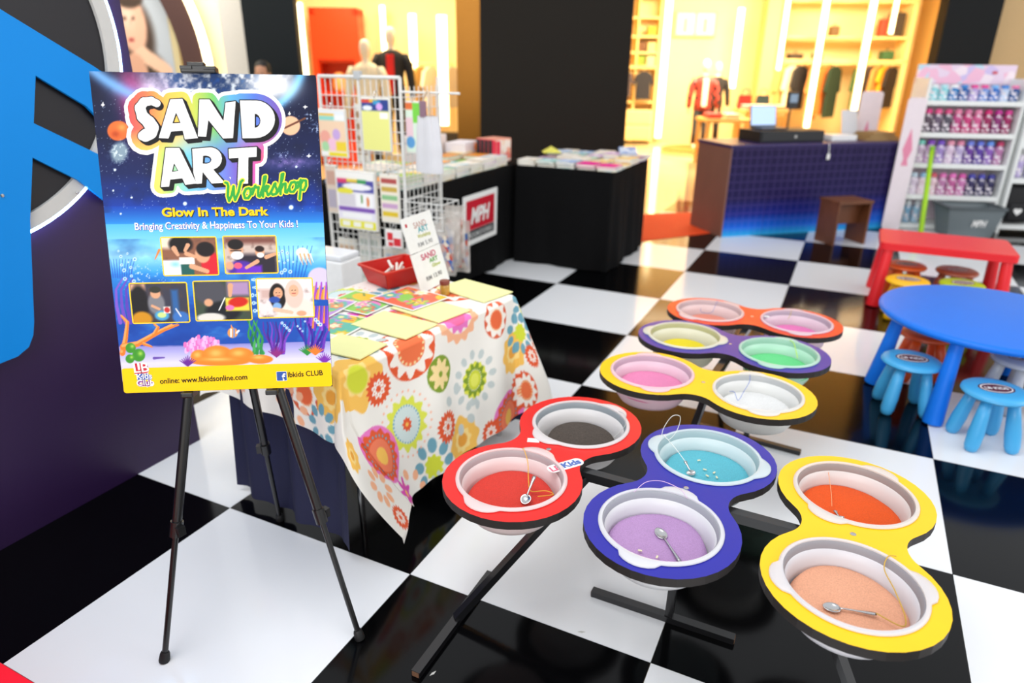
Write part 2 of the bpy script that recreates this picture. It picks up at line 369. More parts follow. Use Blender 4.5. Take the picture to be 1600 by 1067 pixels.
def paint_poster(x, y):
    px, py = ap(HI, x*585, y*877); p = Paint(px, py, '#0b1430'); ym = y*877     # px,py: scale of the print
    zx, zy = px*2.963, py*2.963; n1 = fbm(zx/90, zy/90, 1); n2 = fbm(zx/22, zy/22, 9, 3); n3 = fbm(zx/9, zy/9, 4, 2)
    V = y
    p.Y = V
    p.band(0, .30, '#060a22', '#0a1b52').band(.30, .40, '#0a1b52', '#0a369a').band(.40, .455, '#0a3ea8', '#2488d8').band(.455, .555, '#4fb0e6', '#9fe0f2').band(.555, .61, '#9fe0f2', '#2f8fdc').band(.61, .70, '#2a86d6', '#1556b4').band(.70, .845, '#1350ae', '#1c4ba8').band(.845, .90, '#8f8cd0', '#d5d0ec').band(.90, .96, '#d8d4ee', '#c3bde2')
    p.Y = py
    dk = np.clip((n1-.42)*2.2, 0, 1)*(V < .42); p.put(dk*.55, '#050a1e')
    p.put(np.clip((.07-V)*9-np.abs(x-.05)*1.2, 0, 1)*.8, '#060a1c')
    # nebula and glowing globe along the top
    p.put(np.exp(-(((x-.28)/.15)**2+((V-.05)/.06)**2))*.95*(0.6+.6*n2), '#e8d6f4')
    p.put(np.exp(-(((x-.17)/.05)**2+((V-.09)/.10)**2))*.75, '#c02672'); p.put(np.exp(-(((x-.21)/.05)**2+((V-.14)/.04)**2))*.6, '#8a2fb0')
    arc = np.exp(-((np.hypot((x-.42)/1.0, (V+.30)*1.5)-.60)/.03)**2)*(x < .35); p.put(arc*.8, '#7fc0ff')
    g = np.hypot((x-.60)/.34, (V+.06)/.19); p.put(np.clip((1-g)*5, 0, 1)*np.clip(n2*2.2-.55, .12, 1)*.95, '#dfeaf4'); p.put(np.clip((1-g)*5, 0, 1)*np.clip(.52-n2, 0, 1)*2.2, '#0e3f86')
    p.put(np.exp(-((g-1.02)/.07)**2)*np.clip((x-.5)*3, 0, 1)*.95, '#58b8f4'); p.put(np.exp(-(((x-.80)/.11)**2+((V-.03)/.045)**2))*1.1, '#ffffff')
    p.put((hashn(np.floor(zx/3), np.floor(zy/3), 3) > .99)*(V < .42)*(V > .08)*.5, '#cfe2ff')
    sp = np.clip((fbm(zx/60, zy/60, 30)-.5)*5, 0, 1)*(x > .72)*(V < .25)*(V > .07); p.put(sp*(n3 > .5)*.75, '#b9cdf0')
    p.put(np.exp(-(((x-.86)/.12)**2+((V-.265)/.02)**2))*.7*n2*1.6, '#a78ad8')
    p.px = 1
    p.ell(548/2.963, 606/2.963, 17, 15.5, '#e06a30', .12); p.ell(565/2.963, 590/2.963, 9, 8, '#f2964e', .95); p.ell(535/2.963, 622/2.963, 10, 8, '#a83c18', .95, a=.8)
    p.ell(553/2.963, 705/2.963, 13, 16, '#7f95a4', .5, .3); p.put(np.exp(-(((zx-553)/36)**2+((zy-705)/42)**2))*(n3 > .48)*1.2, '#c9d8dd')
    p.ell(1345/2.963, 582/2.963, 15, 15, '#e9b48f', .12); p.line([(1320/2.963, 592/2.963), (1412/2.963, 548/2.963)], 1.6, '#6a4030')
    for sx, sy, r in ((477, 486, 17), (1413, 495, 15), (1340, 527, 14), (1430, 722, 15)):
        sx /= 2.963; sy /= 2.963; r /= 2.963
        d = np.abs(px-sx)**.55+np.abs(py-sy)**.55; p.put((r**.55-d)*2, '#ffffff')
    for sx, sy, r in ((533, 787, 2), (857, 943, 3), (1348, 960, 3.5), (1372, 772, 1.8), (525, 883, 1.5), (610, 915, 1.6), (560, 990, 1.5)): p.ell(sx/2.963, sy/2.963, r, r, '#dff0ff', .6)
    # sea: cloudy light patches, weeds, corals
    def q(a, b): return 120+a/3.138, 300+b/3.138
    sea = (V > .5)*(V < .85)
    p.put(np.clip((fbm(zx/120, zy/50, 14)-.5)*3, 0, 1)*sea*.5, '#5cc0f0'); p.put(np.clip((.5-fbm(zx/150, zy/90, 24))*3, 0, 1)*sea*.5, '#0b2f86')
    p.put(np.exp(-(((x-.16)/.10)**2+((V-.63)/.06)**2))*(n3 > .55)*.8, '#c9dff0')
    for a in range(9):
        x0 = 1000+a*14; p.line([q(x0, 420), q(x0-10+a*4, 340), q(x0-30+a*9, 265)], .9, '#1f5fc0', .4)
        p.line([q(180+a*11, 420), q(175+a*12, 380), q(165+a*15, 330)], .8, '#2f55c0', .4)
    for a, c in ((240, '#6a48b8'), (215, '#7b55c4'), (265, '#5a3fb0')): p.line([q(a, 640), q(a-18, 560), q(a-22, 480), q(a+10, 425)], 3.2, c, 1)
    def curve(a, b, c_, col, r0, r1): p.line([q(*a), q(*b), q(*c_)], r0, col, r1)
    for s_ in range(7): p.line([q(868+s_*8+9*math.sin(k*1.1+s_*1.7)-k*4, 790-k*20) for k in range(9)], 2.6, ['#2f8a4a', '#1f6f3f', '#46a555'][s_ % 3], .8)
    for s_ in range(9): p.line([q(960+s_*6+(s_-4)*k*1.6+7*math.sin(k*.9+s_), 790-k*19) for k in range(9)], 2.2, ['#5b2a9a', '#42207e', '#7a3fb8'][s_ % 3], .7)
    for s_ in range(12): p.line([q(1130+s_*6+(s_-5)*k*1.5+8*math.sin(k*.8+s_*1.3), 780-k*21) for k in range(10)], 2.4, ['#32188a', '#4a259e', '#1f3f9e', '#6a35b0'][s_ % 4], .7)
    p.ell(*q(1190, 420), 18, 16, '#cfc2ec', .15)
    for s_ in range(10): p.line([q(1150+s_*9, 520), q(1160+s_*8, 480-(s_ % 3)*18)], 2.4, ['#f08a2c', '#f7b052', '#a048c0'][s_ % 3], 1.2)
    for s_ in range(14): p.line([q(1140+s_*9, 640+(s_ % 4)*12), q(1150+s_*8, 560)], 1.6, ['#7a30b8', '#8f4ad0', '#ef8a34'][s_ % 3], .8)
    p.ell(*q(1105, 295), 9.5, 7, '#f1ece6', .25)
    for s_ in range(7): p.line([q(1085+s_*10, 305), q(1100+s_*10, 345+(s_ % 2)*12)], 1.4, '#f0a86a' if s_ % 2 else '#e8eef6', .4)
    p.line([q(405, 285), q(385, 330)], 2, '#e8843c', .8)
    # orange branch coral, green balls
    for pts, r in (((225, 790), (240, 720), (250, 640), (222, 610)), 4.5), (((230, 760), (300, 745), (380, 700), (470, 655)), 5.5), (((380, 700), (400, 665), (378, 645)), 3), (((440, 672), (500, 652)), 2.4), (((330, 745), (370, 760)), 2.5):
        p.line([q(*k) for k in pts], r, '#ee7a2c', r*.4); p.line([q(k[0]-4, k[1]-6) for k in pts], r*.4, '#f9a45c', r*.2)
    for a, b, r in ((265, 765, 8), (305, 800, 10), (262, 818, 7)): p.ell(*q(a, b), r, r, '#3f8f2c', .15); p.ell(*q(a+8, b-8), r*.5, r*.5, '#9fd052', .95)
    # anemone, orange mound, plants
    for k in range(60):
        a = 530+((k*37) % 170); b = 705+((k*53) % 75); 
        if ((a-615)/88)**2+((b-755)/52)**2 < 1: p.line([q(a, b+12), q(a, b)], 2.6, ['#f08ccc', '#e56fb8', '#f7b4e0'][k % 3])
    for a, b, rx, ry in ((600, 808, 13, 11), (690, 800, 24, 15), (800, 800, 22, 12), (900, 820, 20, 7), (700, 830, 48, 7)): p.ell(*q(a, b), rx, ry, '#f0812a', .15); p.ell(*q(a-8, b-10), rx*.65, ry*.6, '#fbb45c', .95)
    for a0, b0, c in ((545, 850, '#6a2a90'), (980, 805, '#8a2a7a'), (1130, 795, '#2f8a3a'), (1170, 795, '#f07a2c'), (1215, 835, '#7a30a8')):
        for k in range(9): p.line([q(a0, b0), q(a0-40+k*10, b0-48+abs(k-4)*6)], 1.8, c, .5)
    p.line([q(380, 815), q(430, 812)], 2.2, '#6a50a8', 1)
    p.ell(*q(765, 690), 8, 8, '#f0934c', .2); p.line([q(757, 672), q(757, 708)], 1.2, '#ffffff'); p.line([q(772, 670), q(772, 712)], 1.2, '#5b8fd0'); p.line([q(785, 690), q(795, 680)], 1.6, '#dfe8f4'); p.line([q(762, 668), q(757, 652)], 1.6, '#f0934c', .5)
    for k in range(46):
        a, b = [(205+(k*29) % 100, 290+(k*17) % 150), (960+(k*31) % 110, 280+(k*23) % 140), (860+(k*13) % 30, 430+(k*19) % 190), (960+(k*41) % 240, 625+(k*11) % 60)][k % 4]
        r = 1.2+(k % 3)*.7; p.ell(*q(a, b), r+.5, r+.5, '#d8f0ff', .5, a=.8); p.ell(*q(a, b), r*.55, r*.55, '#2a6fc4', .4, a=.8)
    return p.c
PRINT = VC('poster_print', .4, 0, 0, .15)
print_grid('printed_scene', PW, PH, 330, 494, paint_poster, PRINT, ps, T((0, 0, 0)))
def ink(name, col): return M(name, col, .4, 0, .0, spec=.15)
YEL = ink('ink_yellow', '#fdc90a'); INKK = ink('ink_black', '#0d0d10'); INKW = ink('ink_white', '#f6f6f4')
def flatpart(name, polys, z, mat, parent=ps):
    mb = MB()
    for p in polys:
        if sum(p[i][0]*p[(i+1) % len(p)][1]-p[(i+1) % len(p)][0]*p[i][1] for i in range(len(p))) < 0: p = p[::-1]
        mb.flat(p, z + 3e-6*len(mb.f))
    return mb.obj(name, mat, parent)
flatpart('yellow_strip', [rrect(.0005, .0005, PW-.0005, .073, .007)], .0002, YEL)
# title: white letters, black shade, rainbow halo, white border
def Z(*p): return [z1(*k) for k in p]
def arcz(cx, cy, rx, ry, a0, a1, n=8): return [(cx+rx*math.cos(R(a0+(a1-a0)*i/n)), cy+ry*math.sin(R(a0+(a1-a0)*i/n))) for i in range(n+1)]
LET = [  # outline, hole
    ([(790, 462), (846, 458), (918, 640), (858, 646), (848, 606), (794, 610), (782, 642), (737, 640)], [(817, 522), (838, 570), (800, 572)]),
    ([(925, 462), (972, 462), (1036, 562), (1046, 476), (1092, 470), (1080, 640), (1035, 642), (966, 556), (956, 634), (918, 632)], None),
    ([(1112, 466)] + arcz(1182, 553, 92, 87, -85, 88, 12) + [(1124, 641)], arcz(1180, 560, 27, 33, -90, 90, 8)),
    ([(770, 686), (832, 686), (912, 850), (860, 856), (846, 826), (790, 832), (785, 864), (747, 866)], [(808, 756), (828, 792), (798, 796)]),
    ([(892, 690), (975, 683)] + arcz(975, 735, 54, 52, -80, 75, 8) + [(1042, 846), (982, 850), (940, 796), (936, 850), (912, 852), (897, 800)], arcz(955, 740, 26, 19, -90, 90, 6) + [(940, 758), (942, 722)]),
    ([(1060, 690), (1190, 681), (1189, 726), (1151, 729), (1150, 850), (1101, 852), (1106, 731), (1062, 734)], None)]
SPATH = [(728, 480), (702, 468), (668, 474), (650, 500), (662, 540), (690, 566), (708, 592), (700, 616), (676, 628), (662, 630)]
def grow(poly, r): n = len(poly); return [cap(poly[i], poly[(i+1) % n], r, 6) for i in range(n)]
def spath(r0, dx=0, dy=0):
    o = []
    for i in range(len(SPATH)-1): o.append([z1(a+dx, b+dy) for a, b in cap(SPATH[i], SPATH[i+1], r0*(.72+.5*min(1, i/5) if i < 8 else .9), 8)])
    return o
polys = [(Z(*a), Z(*b) if b else None) for a, b in LET]; k1 = .0000041*1000/2.963/2.45   # one zoom pixel in metres
k1 = (z1(1100, 600)[0]-z1(800, 600)[0])/300
border = spath(24+50); halo = spath(24+33); shade = spath(24+5) + spath(24+5, 6, 6) + spath(24+4, 12, 13); white = spath(24)
for p, h in polys:
    border += [p] + grow(p, 50*k1); halo += [p] + grow(p, 33*k1)
    for s_ in (0, 5, 10, 14): q_ = [(x+s_*k1, y-s_*1.05*k1) for x, y in p]; shade += [q_] + grow(q_, 5*k1)
    white.append(p)
halo.append(Z((800, 640), (1250, 620), (1180, 700), (1130, 820), (800, 820))); border.append(halo[-1])
flatpart('title_border', border, .0004, INKW)
rb = bpy.data.materials.new('title_rainbow'); rb.use_nodes = True; nt = rb.node_tree; tc = nt.nodes.new('ShaderNodeTexCoord'); se = nt.nodes.new('ShaderNodeSeparateXYZ'); nt.links.new(tc.outputs['Object'], se.inputs[0])
def ramp(src, stops, x0, x1):
    mr = nt.nodes.new('ShaderNodeMapRange'); mr.inputs[1].default_value = x0; mr.inputs[2].default_value = x1; nt.links.new(src, mr.inputs[0])
    r_ = nt.nodes.new('ShaderNodeValToRGB')
    while len(r_.color_ramp.elements) < len(stops): r_.color_ramp.elements.new(.5)
    for e, (pp, c) in zip(r_.color_ramp.elements, stops): e.position = pp; e.color = (*lin(c), 1)
    nt.links.new(mr.outputs[0], r_.inputs[0]); return r_.outputs[0]
xl, xr = z1(600, 550)[0], z1(1310, 550)[0]; yt, yb = z1(950, 480)[1], z1(950, 860)[1]
ra = ramp(se.outputs[0], [(0, '#d8232a'), (.12, '#e8652a'), (.27, '#f0b428'), (.42, '#b8c432'), (.55, '#5fb84a'), (.66, '#3fa0c8'), (.82, '#2f62c8'), (1, '#6a2fa0')], xl, xr)
rb_ = ramp(se.outputs[0], [(.1, '#f0c832'), (.22, '#9fd45a'), (.35, '#5fc0d8'), (.5, '#3f86dc'), (.66, '#5a3fb8'), (.78, '#c42fa0'), (.88, '#e83a5a')], xl, xr)
rv = ramp(se.outputs[1], [(0, '#000000'), (1, '#ffffff')], z1(950, 720)[1], z1(950, 600)[1])
mx = nt.nodes.new('ShaderNodeMix'); mx.data_type = 'RGBA'; nt.links.new(rv, mx.inputs[0]); nt.links.new(rb_, mx.inputs[6]); nt.links.new(ra, mx.inputs[7])
nt.links.new(mx.outputs[2], nt.nodes['Principled BSDF'].inputs['Base Color']); nt.nodes['Principled BSDF'].inputs['Roughness'].default_value = .35
flatpart('title_halo', halo, .0009, rb); flatpart('title_shade', shade, .0014, INKK); flatpart('title_letters', white, .0024, INKW)
holes = [h for p, h in polys if h]
flatpart('letter_holes', [h for h in holes] , .0027, INKK)
flatpart('letter_hole_colour', [[(sum(k[0] for k in h)/len(h)+(a-sum(k[0] for k in h)/len(h))*.62+.0008, sum(k[1] for k in h)/len(h)+(b-sum(k[1] for k in h)/len(h))*.62-.001) for a, b in h] for h in holes], .0029, rb)
# 'Workshop' in script strokes
WS = {'W': ([[(0, 10), (1, 9.6), (1.6, 8), (1.3, 3), (2.0, .2), (3.4, 3), (4.4, 7.5), (4.6, 3), (5.2, .2), (7, 4), (8.2, 9.2), (9.2, 10)]], 9.2),
      'o': ([[(3.4, 5.4), (1.6, 5.2), (.5, 3), (1.1, .5), (2.8, .2), (4.2, 2), (4.1, 4.4), (3.2, 5.4), (4.6, 4.6), (5.2, 5)]], 4.9),
      'r': ([[(0, 2), (1.3, 5.6), (1.6, 6.2), (2.0, 5.2), (3.4, 5.2), (3.1, 3), (3.2, .6), (4, .2), (4.8, 1.6)]], 4.4),
      'k': ([[(0, 2), (2.2, 8), (2.6, 10.4), (1.7, 10.2), (1.4, 6), (1.2, 0)], [(1.3, 3), (3, 5.4), (4.2, 5), (3.2, 3.4), (1.8, 3.2), (3.2, 2.4), (3.8, .4), (4.8, .8), (5.4, 2)]], 5.2),
      's': ([[(0, 1.4), (2.0, 5.8), (2.5, 6), (2.4, 4.6), (3.4, 2.2), (2.8, .4), (1, .2), (.4, 1.2)], [(2.6, .3), (4.2, 1.8)]], 3.9),
      'h': ([[(0, 2), (2.2, 8), (2.6, 10.4), (1.7, 10.2), (1.4, 6), (1.2, 0)], [(1.2, 2), (2.6, 5), (3.8, 5.2), (3.8, 3), (3.8, .6), (4.6, .3), (5.4, 2)]], 5.2),
      'p': ([[(0, 2), (1.6, 6), (1.7, 3), (1.2, -4)], [(1.6, 3.4), (2.8, 5.6), (4.4, 5.2), (4.6, 2.6), (3.4, .3), (1.7, .9)]], 4.6)}
ax, ay = z1(1045, 935); bx, by = z1(1432, 880); L_ = math.hypot(bx-ax, by-ay); cur = 0; strokes = []
for ch in 'Workshop':
    for st in WS[ch][0]: strokes.append([(cur+p[0]+p[1]*.22, p[1]) for p in st])
    cur += WS[ch][1]+.15
ks = L_/(cur+1.5); ca, sa = (bx-ax)/L_, (by-ay)/L_
def sc_poly(r):
    o = []
    for st in strokes:
        q_ = [(ax+(a*ca-b*sa)*ks, ay+(a*sa+b*ca)*ks) for a, b in st]
        o += [cap(q_[i], q_[i+1], r, 5) for i in range(len(q_)-1)]
    return o
flatpart('script_border', sc_poly(.0066), .0030, ink('ink_lemon', '#f4e53a')); flatpart('script_letters', sc_poly(.0034), .0034, ink('ink_green', '#2f9e3c'))
def ptext(name, s, mat, a, b, z, **k):
    w_ = math.hypot(b[0]-a[0], b[1]-a[1]); return text(name, s, mat, ps, T((a[0], a[1], z)) @ Matrix.Rotation(math.atan2(b[1]-a[1], b[0]-a[0]), 4, 'Z'), width=w_, **k)
a, b = z1(752, 1002), z1(1245, 996); ptext('tagline_shade', 'Glow In The Dark', INKK, (a[0]+.0016, a[1]-.0016), (b[0]+.0016, b[1]-.0016), .0003, height=.0235, offset=.045); ptext('tagline', 'Glow In The Dark', YEL, a, b, .0005, height=.0235, offset=.036)
a, b = z2(287, 186), z2(1085, 172); S_ = 'Bringing Creativity & Happiness To Your Kids !'
ptext('slogan_border', S_, ink('ink_violet', '#3b35b0'), a, b, .0003, height=.0195, offset=.055); ptext('slogan', S_, INKW, a, b, .0005, height=.0195, offset=.012)
a, b = z2(410, 940), z2(838, 918); ptext('web_address', 'online: www.lbkidsonline.com', INKK, a, b, .0005, height=.0155, offset=.022)
a, b = z2(1037, 908), z2(1208, 897); ptext('club_name', 'lbkids CLUB', INKK, a, b, .0005, height=.0155, offset=.018)
a, b = z2(983, 925), z2(1028, 880); flatpart('icon_border', [rrect(a[0]-.001, a[1]-.001, b[0]+.001, b[1]+.001, .003)], .0004, INKW); flatpart('icon', [rrect(a[0], a[1], b[0], b[1], .002)], .0006, ink('ink_blue', '#3457a6'))
text('icon_letter', 'f', INKW, ps, T((b[0]-.013, a[1]+.001, .0008)), height=.021, offset=.03)
LBC = [ink('ink_pink', '#e0407a'), ink('ink_blue', '#3457a6')]
a = z2(283, 884); b = z2(362, 884)
for nm, s_, q0, q1, hh in (('LB', 'LB', z2(284, 886), z2(358, 880), .027), ('Kids', 'Kids', z2(297, 918), z2(372, 914), .016), ('Club', 'Club', z2(297, 950), z2(382, 945), .016)):
    ptext('logo_border', s_, INKW, q0, q1, .0006, height=hh, offset=.19); ptext('logo_shade', s_, ink('ink_plum', '#8a2f8a') if nm == 'Club' else (ink('ink_navy', '#2a4fb0') if nm == 'Kids' else ink('ink_crimson', '#c8283c')), q0, q1, .0008, height=hh, offset=.11); ptext('logo_letters', s_, INKW, q0, q1, .0010, height=hh, offset=.01)
# five framed snapshots
def ph_base(x, y, bg): p = Paint(x*100, y*70, bg); p.put((fbm(x*9, y*7, 5)-.5)*2, '#5a4038'); return p
SK = '#d9a07c'; HR = '#1a1416'
def ph1(x, y):
    p = ph_base(x, y, '#8a5a44'); p.rect(-5, -5, 40, 20, '#e8d4c0', 8); p.rect(-5, 42, 36, 80, '#e6e2ea', 4); p.ell(22, 50, 14, 8, '#8fd0d8', .9); p.ell(35, 12, 22, 16, '#141012', .3); p.line([(22, 20), (28, 32)], 5, SK, 3); p.line([(48, 14), (42, 24)], 4, SK, 3)
    p.ell(88, 50, 18, 24, '#d02030', .2); p.ell(74, 32, 14, 16, SK, .2); p.ell(80, 22, 17, 14, HR, .2); p.rect(30, 37, 58, 50, '#f0f0ea', 2); p.rect(32, 50, 56, 74, '#1f5a54', 2); p.line([(52, 54), (80, 64)], 5, SK, 4); p.line([(44, 30), (60, 36)], 4, SK, 3); return p.c
def ph2(x, y):
    p = ph_base(x, y, '#c9b4a8'); p.rect(0, 0, 100, 14, '#7a4a40', 10); p.rect(20, 34, 100, 80, '#2a2430', 10); p.ell(30, 62, 26, 16, '#4a2a9a', .3); p.rect(20, 56, 70, 72, '#6a2ac0', 6); p.ell(22, 24, 14, 16, SK, .2); p.ell(22, 15, 15, 10, HR, .2); p.ell(24, 36, 12, 8, '#eef0f0', .2); p.line([(12, 27), (32, 27)], 1, '#22201f'); p.ell(68, 30, 9, 10, SK, .2); p.ell(68, 24, 9, 6, '#2a1a18', .3); p.ell(69, 36, 7, 5, '#eeeae4', .3); p.line([(62, 48), (40, 60)], 4, SK, 3); p.line([(80, 40), (98, 34)], 4, SK, 3); p.ell(24, 56, 8, 6, '#f05a78', .3); p.ell(8, 56, 8, 8, SK, .4); return p.c
def ph3(x, y):
    p = ph_base(x, y, '#3a3a48'); p.rect(0, 0, 26, 12, '#e0a888', 6); p.ell(14, 36, 16, 34, '#1c1a1e', .3); p.ell(16, 64, 18, 14, '#c88a1c', .3); p.ell(44, 36, 15, 20, '#7a7a80', .3); p.ell(44, 18, 9, 9, SK, .25); p.ell(44, 11, 10, 6, '#33342c', .25); p.rect(72, 12, 84, 60, '#2f5f9a', 6); p.ell(52, 58, 13, 9, '#4a9ac8', .3); p.ell(52, 57, 8, 5, '#c8e08a', .3); p.rect(56, 42, 68, 54, '#f0ece4', 2); p.ell(62, 48, 5, 5, '#c03030', .4); p.ell(86, 62, 15, 11, '#3a6fb8', .3); p.line([(78, 46), (86, 60)], 1, '#f2f2f2'); p.line([(36, 40), (48, 46)], 2.4, SK); return p.c
def ph4(x, y):
    p = ph_base(x, y, '#3c4a3c'); p.ell(28, 18, 30, 24, '#4a4a52', .3); p.rect(60, 0, 100, 26, '#a888b0', 8); p.ell(50, 54, 32, 18, '#181a20', .3); p.rect(55, 30, 98, 54, '#e8d048', 3); p.ell(78, 38, 18, 9, '#c82418', .3, -.1); p.ell(62, 48, 8, 5, '#e070b0', .3); p.ell(24, 38, 8, 7, SK, .4); p.line([(42, 52), (54, 30)], 1, '#f4f4f0'); p.line([(66, 8), (64, 26)], 5, SK, 3); p.ell(26, 66, 26, 9, '#d8d4cc', .3); return p.c
def ph5(x, y):
    p = ph_base(x, y, '#e6d8d6'); p.rect(0, 0, 100, 18, '#f4e8e4', 8); p.rect(5, 18, 30, 36, '#c8a8a0', 8); p.ell(66, 58, 36, 24, '#e8d8cc', .2); p.ell(36, 32, 15, 24, HR, .15); p.ell(37, 26, 8.5, 10.5, SK, .15); p.ell(66, 28, 17, 26, '#d8c0b2', .12); p.ell(66, 22, 9, 11, '#e0ac8a', .12); p.ell(30, 38, 10, 6, '#2a4aa0', .3); p.ell(34, 50, 8, 7, '#7fa8d8', .4); p.line([(30, 56), (60, 62)], 4, '#e0b89c', 3); p.ell(78, 64, 9, 5, SK, .3)
    for a, b in ((34, 25), (40, 25), (63, 21), (69, 21)): p.ell(a, b, 1.2, 1, '#201412', .4)
    p.line([(35, 31), (40, 31)], .7, '#b03a3a'); p.line([(63, 27), (69, 27)], .7, '#b03a3a'); return p.c
for fn, cs, lb in ((ph1, ((408, 222), (690, 215), (695, 405), (425, 418)), 'snapshot of a child in red drawing'), (ph2, ((714, 215), (978, 210), (992, 395), (727, 408)), 'snapshot of two masked children'), (ph3, ((253, 448), (545, 438), (555, 640), (275, 648)), 'snapshot of a child beside blue bowls'),
                   (ph4, ((568, 438), (853, 428), (860, 627), (583, 637)), 'snapshot of hands with a red picture'), (ph5, ((877, 425), (1160, 415), (1165, 610), (890, 625)), 'snapshot of two smiling girls')):
    c = [z2(*k) for k in cs]; x0 = (c[0][0]+c[3][0])/2; x1 = (c[1][0]+c[2][0])/2; y1 = (c[0][1]+c[1][1])/2; y0 = (c[2][1]+c[3][1])/2
    o = flatpart('photo_frame', [rrect(x0, y0, x1, y1, .006)], .0003, ink('ink_gold', '#ffd02e')); o['label'] = lb
    m_ = .0034; print_grid('photo', x1-x0-2*m_, y1-y0-2*m_, 72, 50, fn, PRINT, o, T((x0+m_, y0+m_, .0005)))

# ------------------------------------------------------------------ sand tables
TZ = .52
FRAMEM = M('frame_steel', '#121214', .3, 0, .15, 30, coat=.4); RUST = M('cut_end', '#6a4a34', .7)
def foot_bar(parent, a, b):
    a, b = Vector(a), Vector(b); t = (b-a).normalized()
    rel(MB().bar(a, b, .03, .022).obj('foot_bar', FRAMEM, parent), parent)
    for p, s_ in ((a, -1), (b, 1)): rel(MB().bar(p, p+t*.0015*s_, .024, .017).obj('cut_end', RUST, parent), parent)
st = thing('tray_stand', 'black square-tube metal stand under the three nearest sand trays', 'stand', (1.81, .205, 0))
rel(MB().bar((1.29, .213, .478), (2.33, .197, .478), .032).obj('beam', FRAMEM, st), st)
rel(MB().bar((1.806, .205, .022), (1.812, .208, .464), .026).obj('leg', FRAMEM, st), st)
rel(MB().bar((1.17, -.125, .018), (1.482, .205, .468), .026).obj('leg', FRAMEM, st), st)
rel(MB().bar((2.45, -.125, .018), (2.14, .2, .468), .026).obj('leg', FRAMEM, st), st)
foot_bar(st, (1.17, -.374, .0112), (1.17, .123, .0112)); foot_bar(st, (1.533, .203, .0112), (2.022, .203, .0112)); foot_bar(st, (2.45, -.374, .0112), (2.45, .123, .0112))
st = thing('tray_stand', 'black square-tube metal stand under the three far sand trays', 'stand', (1.735, 1.49, 0))
rel(MB().bar((1.70, .95, .478), (1.77, 2.03, .478), .032).obj('beam', FRAMEM, st), st)
rel(MB().bar((1.86, 1.585, .02), (1.852, 1.58, .385), .026).obj('leg', FRAMEM, st), st)
rel(MB().bar((1.64, .84, .018), (1.712, 1.12, .466), .026).obj('leg', FRAMEM, st), st); rel(MB().bar((1.742, 1.55, .468), (1.858, 1.582, .378), .024).obj('brace', FRAMEM, st), st)
rel(MB().bar((1.60, 2.3, .018), (1.755, 1.9, .466), .026).obj('leg', FRAMEM, st), st)
foot_bar(st, (1.61, 1.60, .0112), (2.118, 1.55, .0112)); foot_bar(st, (1.39, .84, .0112), (1.87, .84, .0112)); foot_bar(st, (1.35, 2.3, .0112), (1.85, 2.3, .0112))

def eight(c=.22, Ro=.222, w_=.135, n=26):
    rf = (c*c+w_*w_-Ro*Ro)/(2*(Ro-w_)); ang = math.atan2(c, w_+rf)          # fillet centre (w+rf, 0)
    up = circ(0, c, Ro, n, -ang, math.pi+ang)
    lf = [(-(w_+rf)+rf*math.cos(a), rf*math.sin(a)) for a in np.linspace(ang, -ang, 10)[1:-1]]
    dn = circ(0, -c, Ro, n, math.pi-ang, 2*math.pi+ang)
    rt = [(w_+rf-rf*math.cos(a), rf*math.sin(a)) for a in np.linspace(-ang, ang, 10)[1:-1]]
    return up+lf+dn+rt
EDGE = M('ply_edge', '#1d1714', .55, 0, .5, 14)
bme = {}
def board_mesh(col, name):
    if name not in bme:
        mb = MB(); mb.k = 1; mb.prism(eight(), -.027, 0, [circ(0, .22, .167, 40), circ(0, -.22, .167, 40)], topk=0); bme[name] = mb.mesh('board', [M('paint_'+name, col, .3, 0, .06, 9, .05, 60), EDGE])
    return bme[name]
def tray(label, col, name, x, y, rz, sticker=()):
    t = thing('sand_tray', label, 'tray', (x, y, TZ), rz, 'figure-eight sand trays')
    link('board', board_mesh(col, name), t)
    MB().lathe([(.0085, 0), (.0085, .0012), (.006, .0022), (.002, .0015)], n=12).obj('screw', STEEL, t, 50)
    for (sx, sy, w_, h_, a) in sticker: MB().box((sx, sy, .0006), (w_, h_, .001), a).obj('paper_label', PAPER, t)
    return t
RED, BLU, YEO = '#dc1810', '#21219a', '#f6c400'
tr1 = tray('red figure-eight sand tray with cartoon sticker nearest the floral tablecloth', RED, 'red', 1.335, .235, R(-8.5), [(-.075, .02, .042, .026, .5)])
tray('dark blue figure-eight sand tray holding lilac and turquoise sand', BLU, 'blue', 1.808, .215, R(-6)); tray('yellow figure-eight sand tray in the front row holding orange and peach sand', YEO, 'yellow', 2.281, .2, R(0))
tray('yellow figure-eight sand tray in the back row holding pink and white sand', YEO, 'yellow', 1.70, 1.022, R(89)); tray('dark blue figure-eight sand tray in the back row holding yellow and green sand', BLU, 'blue', 1.73, 1.51, R(88)); tray('orange-red figure-eight sand tray farthest from the easel', '#e0381c', 'vermilion', 1.767, 1.965, R(94), [(.03, -.07, .03, .018, 1.57)])
# sticker on the red tray
sk = MB().prism(rrect(-.066, -.022, .066, .022, .02), .0003, .0011).obj('sticker', PAPER, tr1); sk.matrix_local = TR(.098, -.055, 0, R(62))
text('sticker_letters', 'LB', M('sticker_pink', '#d8607a', .4), sk, T((-.058, -.014, .0013)), height=.026, offset=.04); text('sticker_letters', 'Kids', M('sticker_blue', '#4a6ab0', .4), sk, T((-.012, -.012, .0013)), width=.068, height=.028, offset=.05)

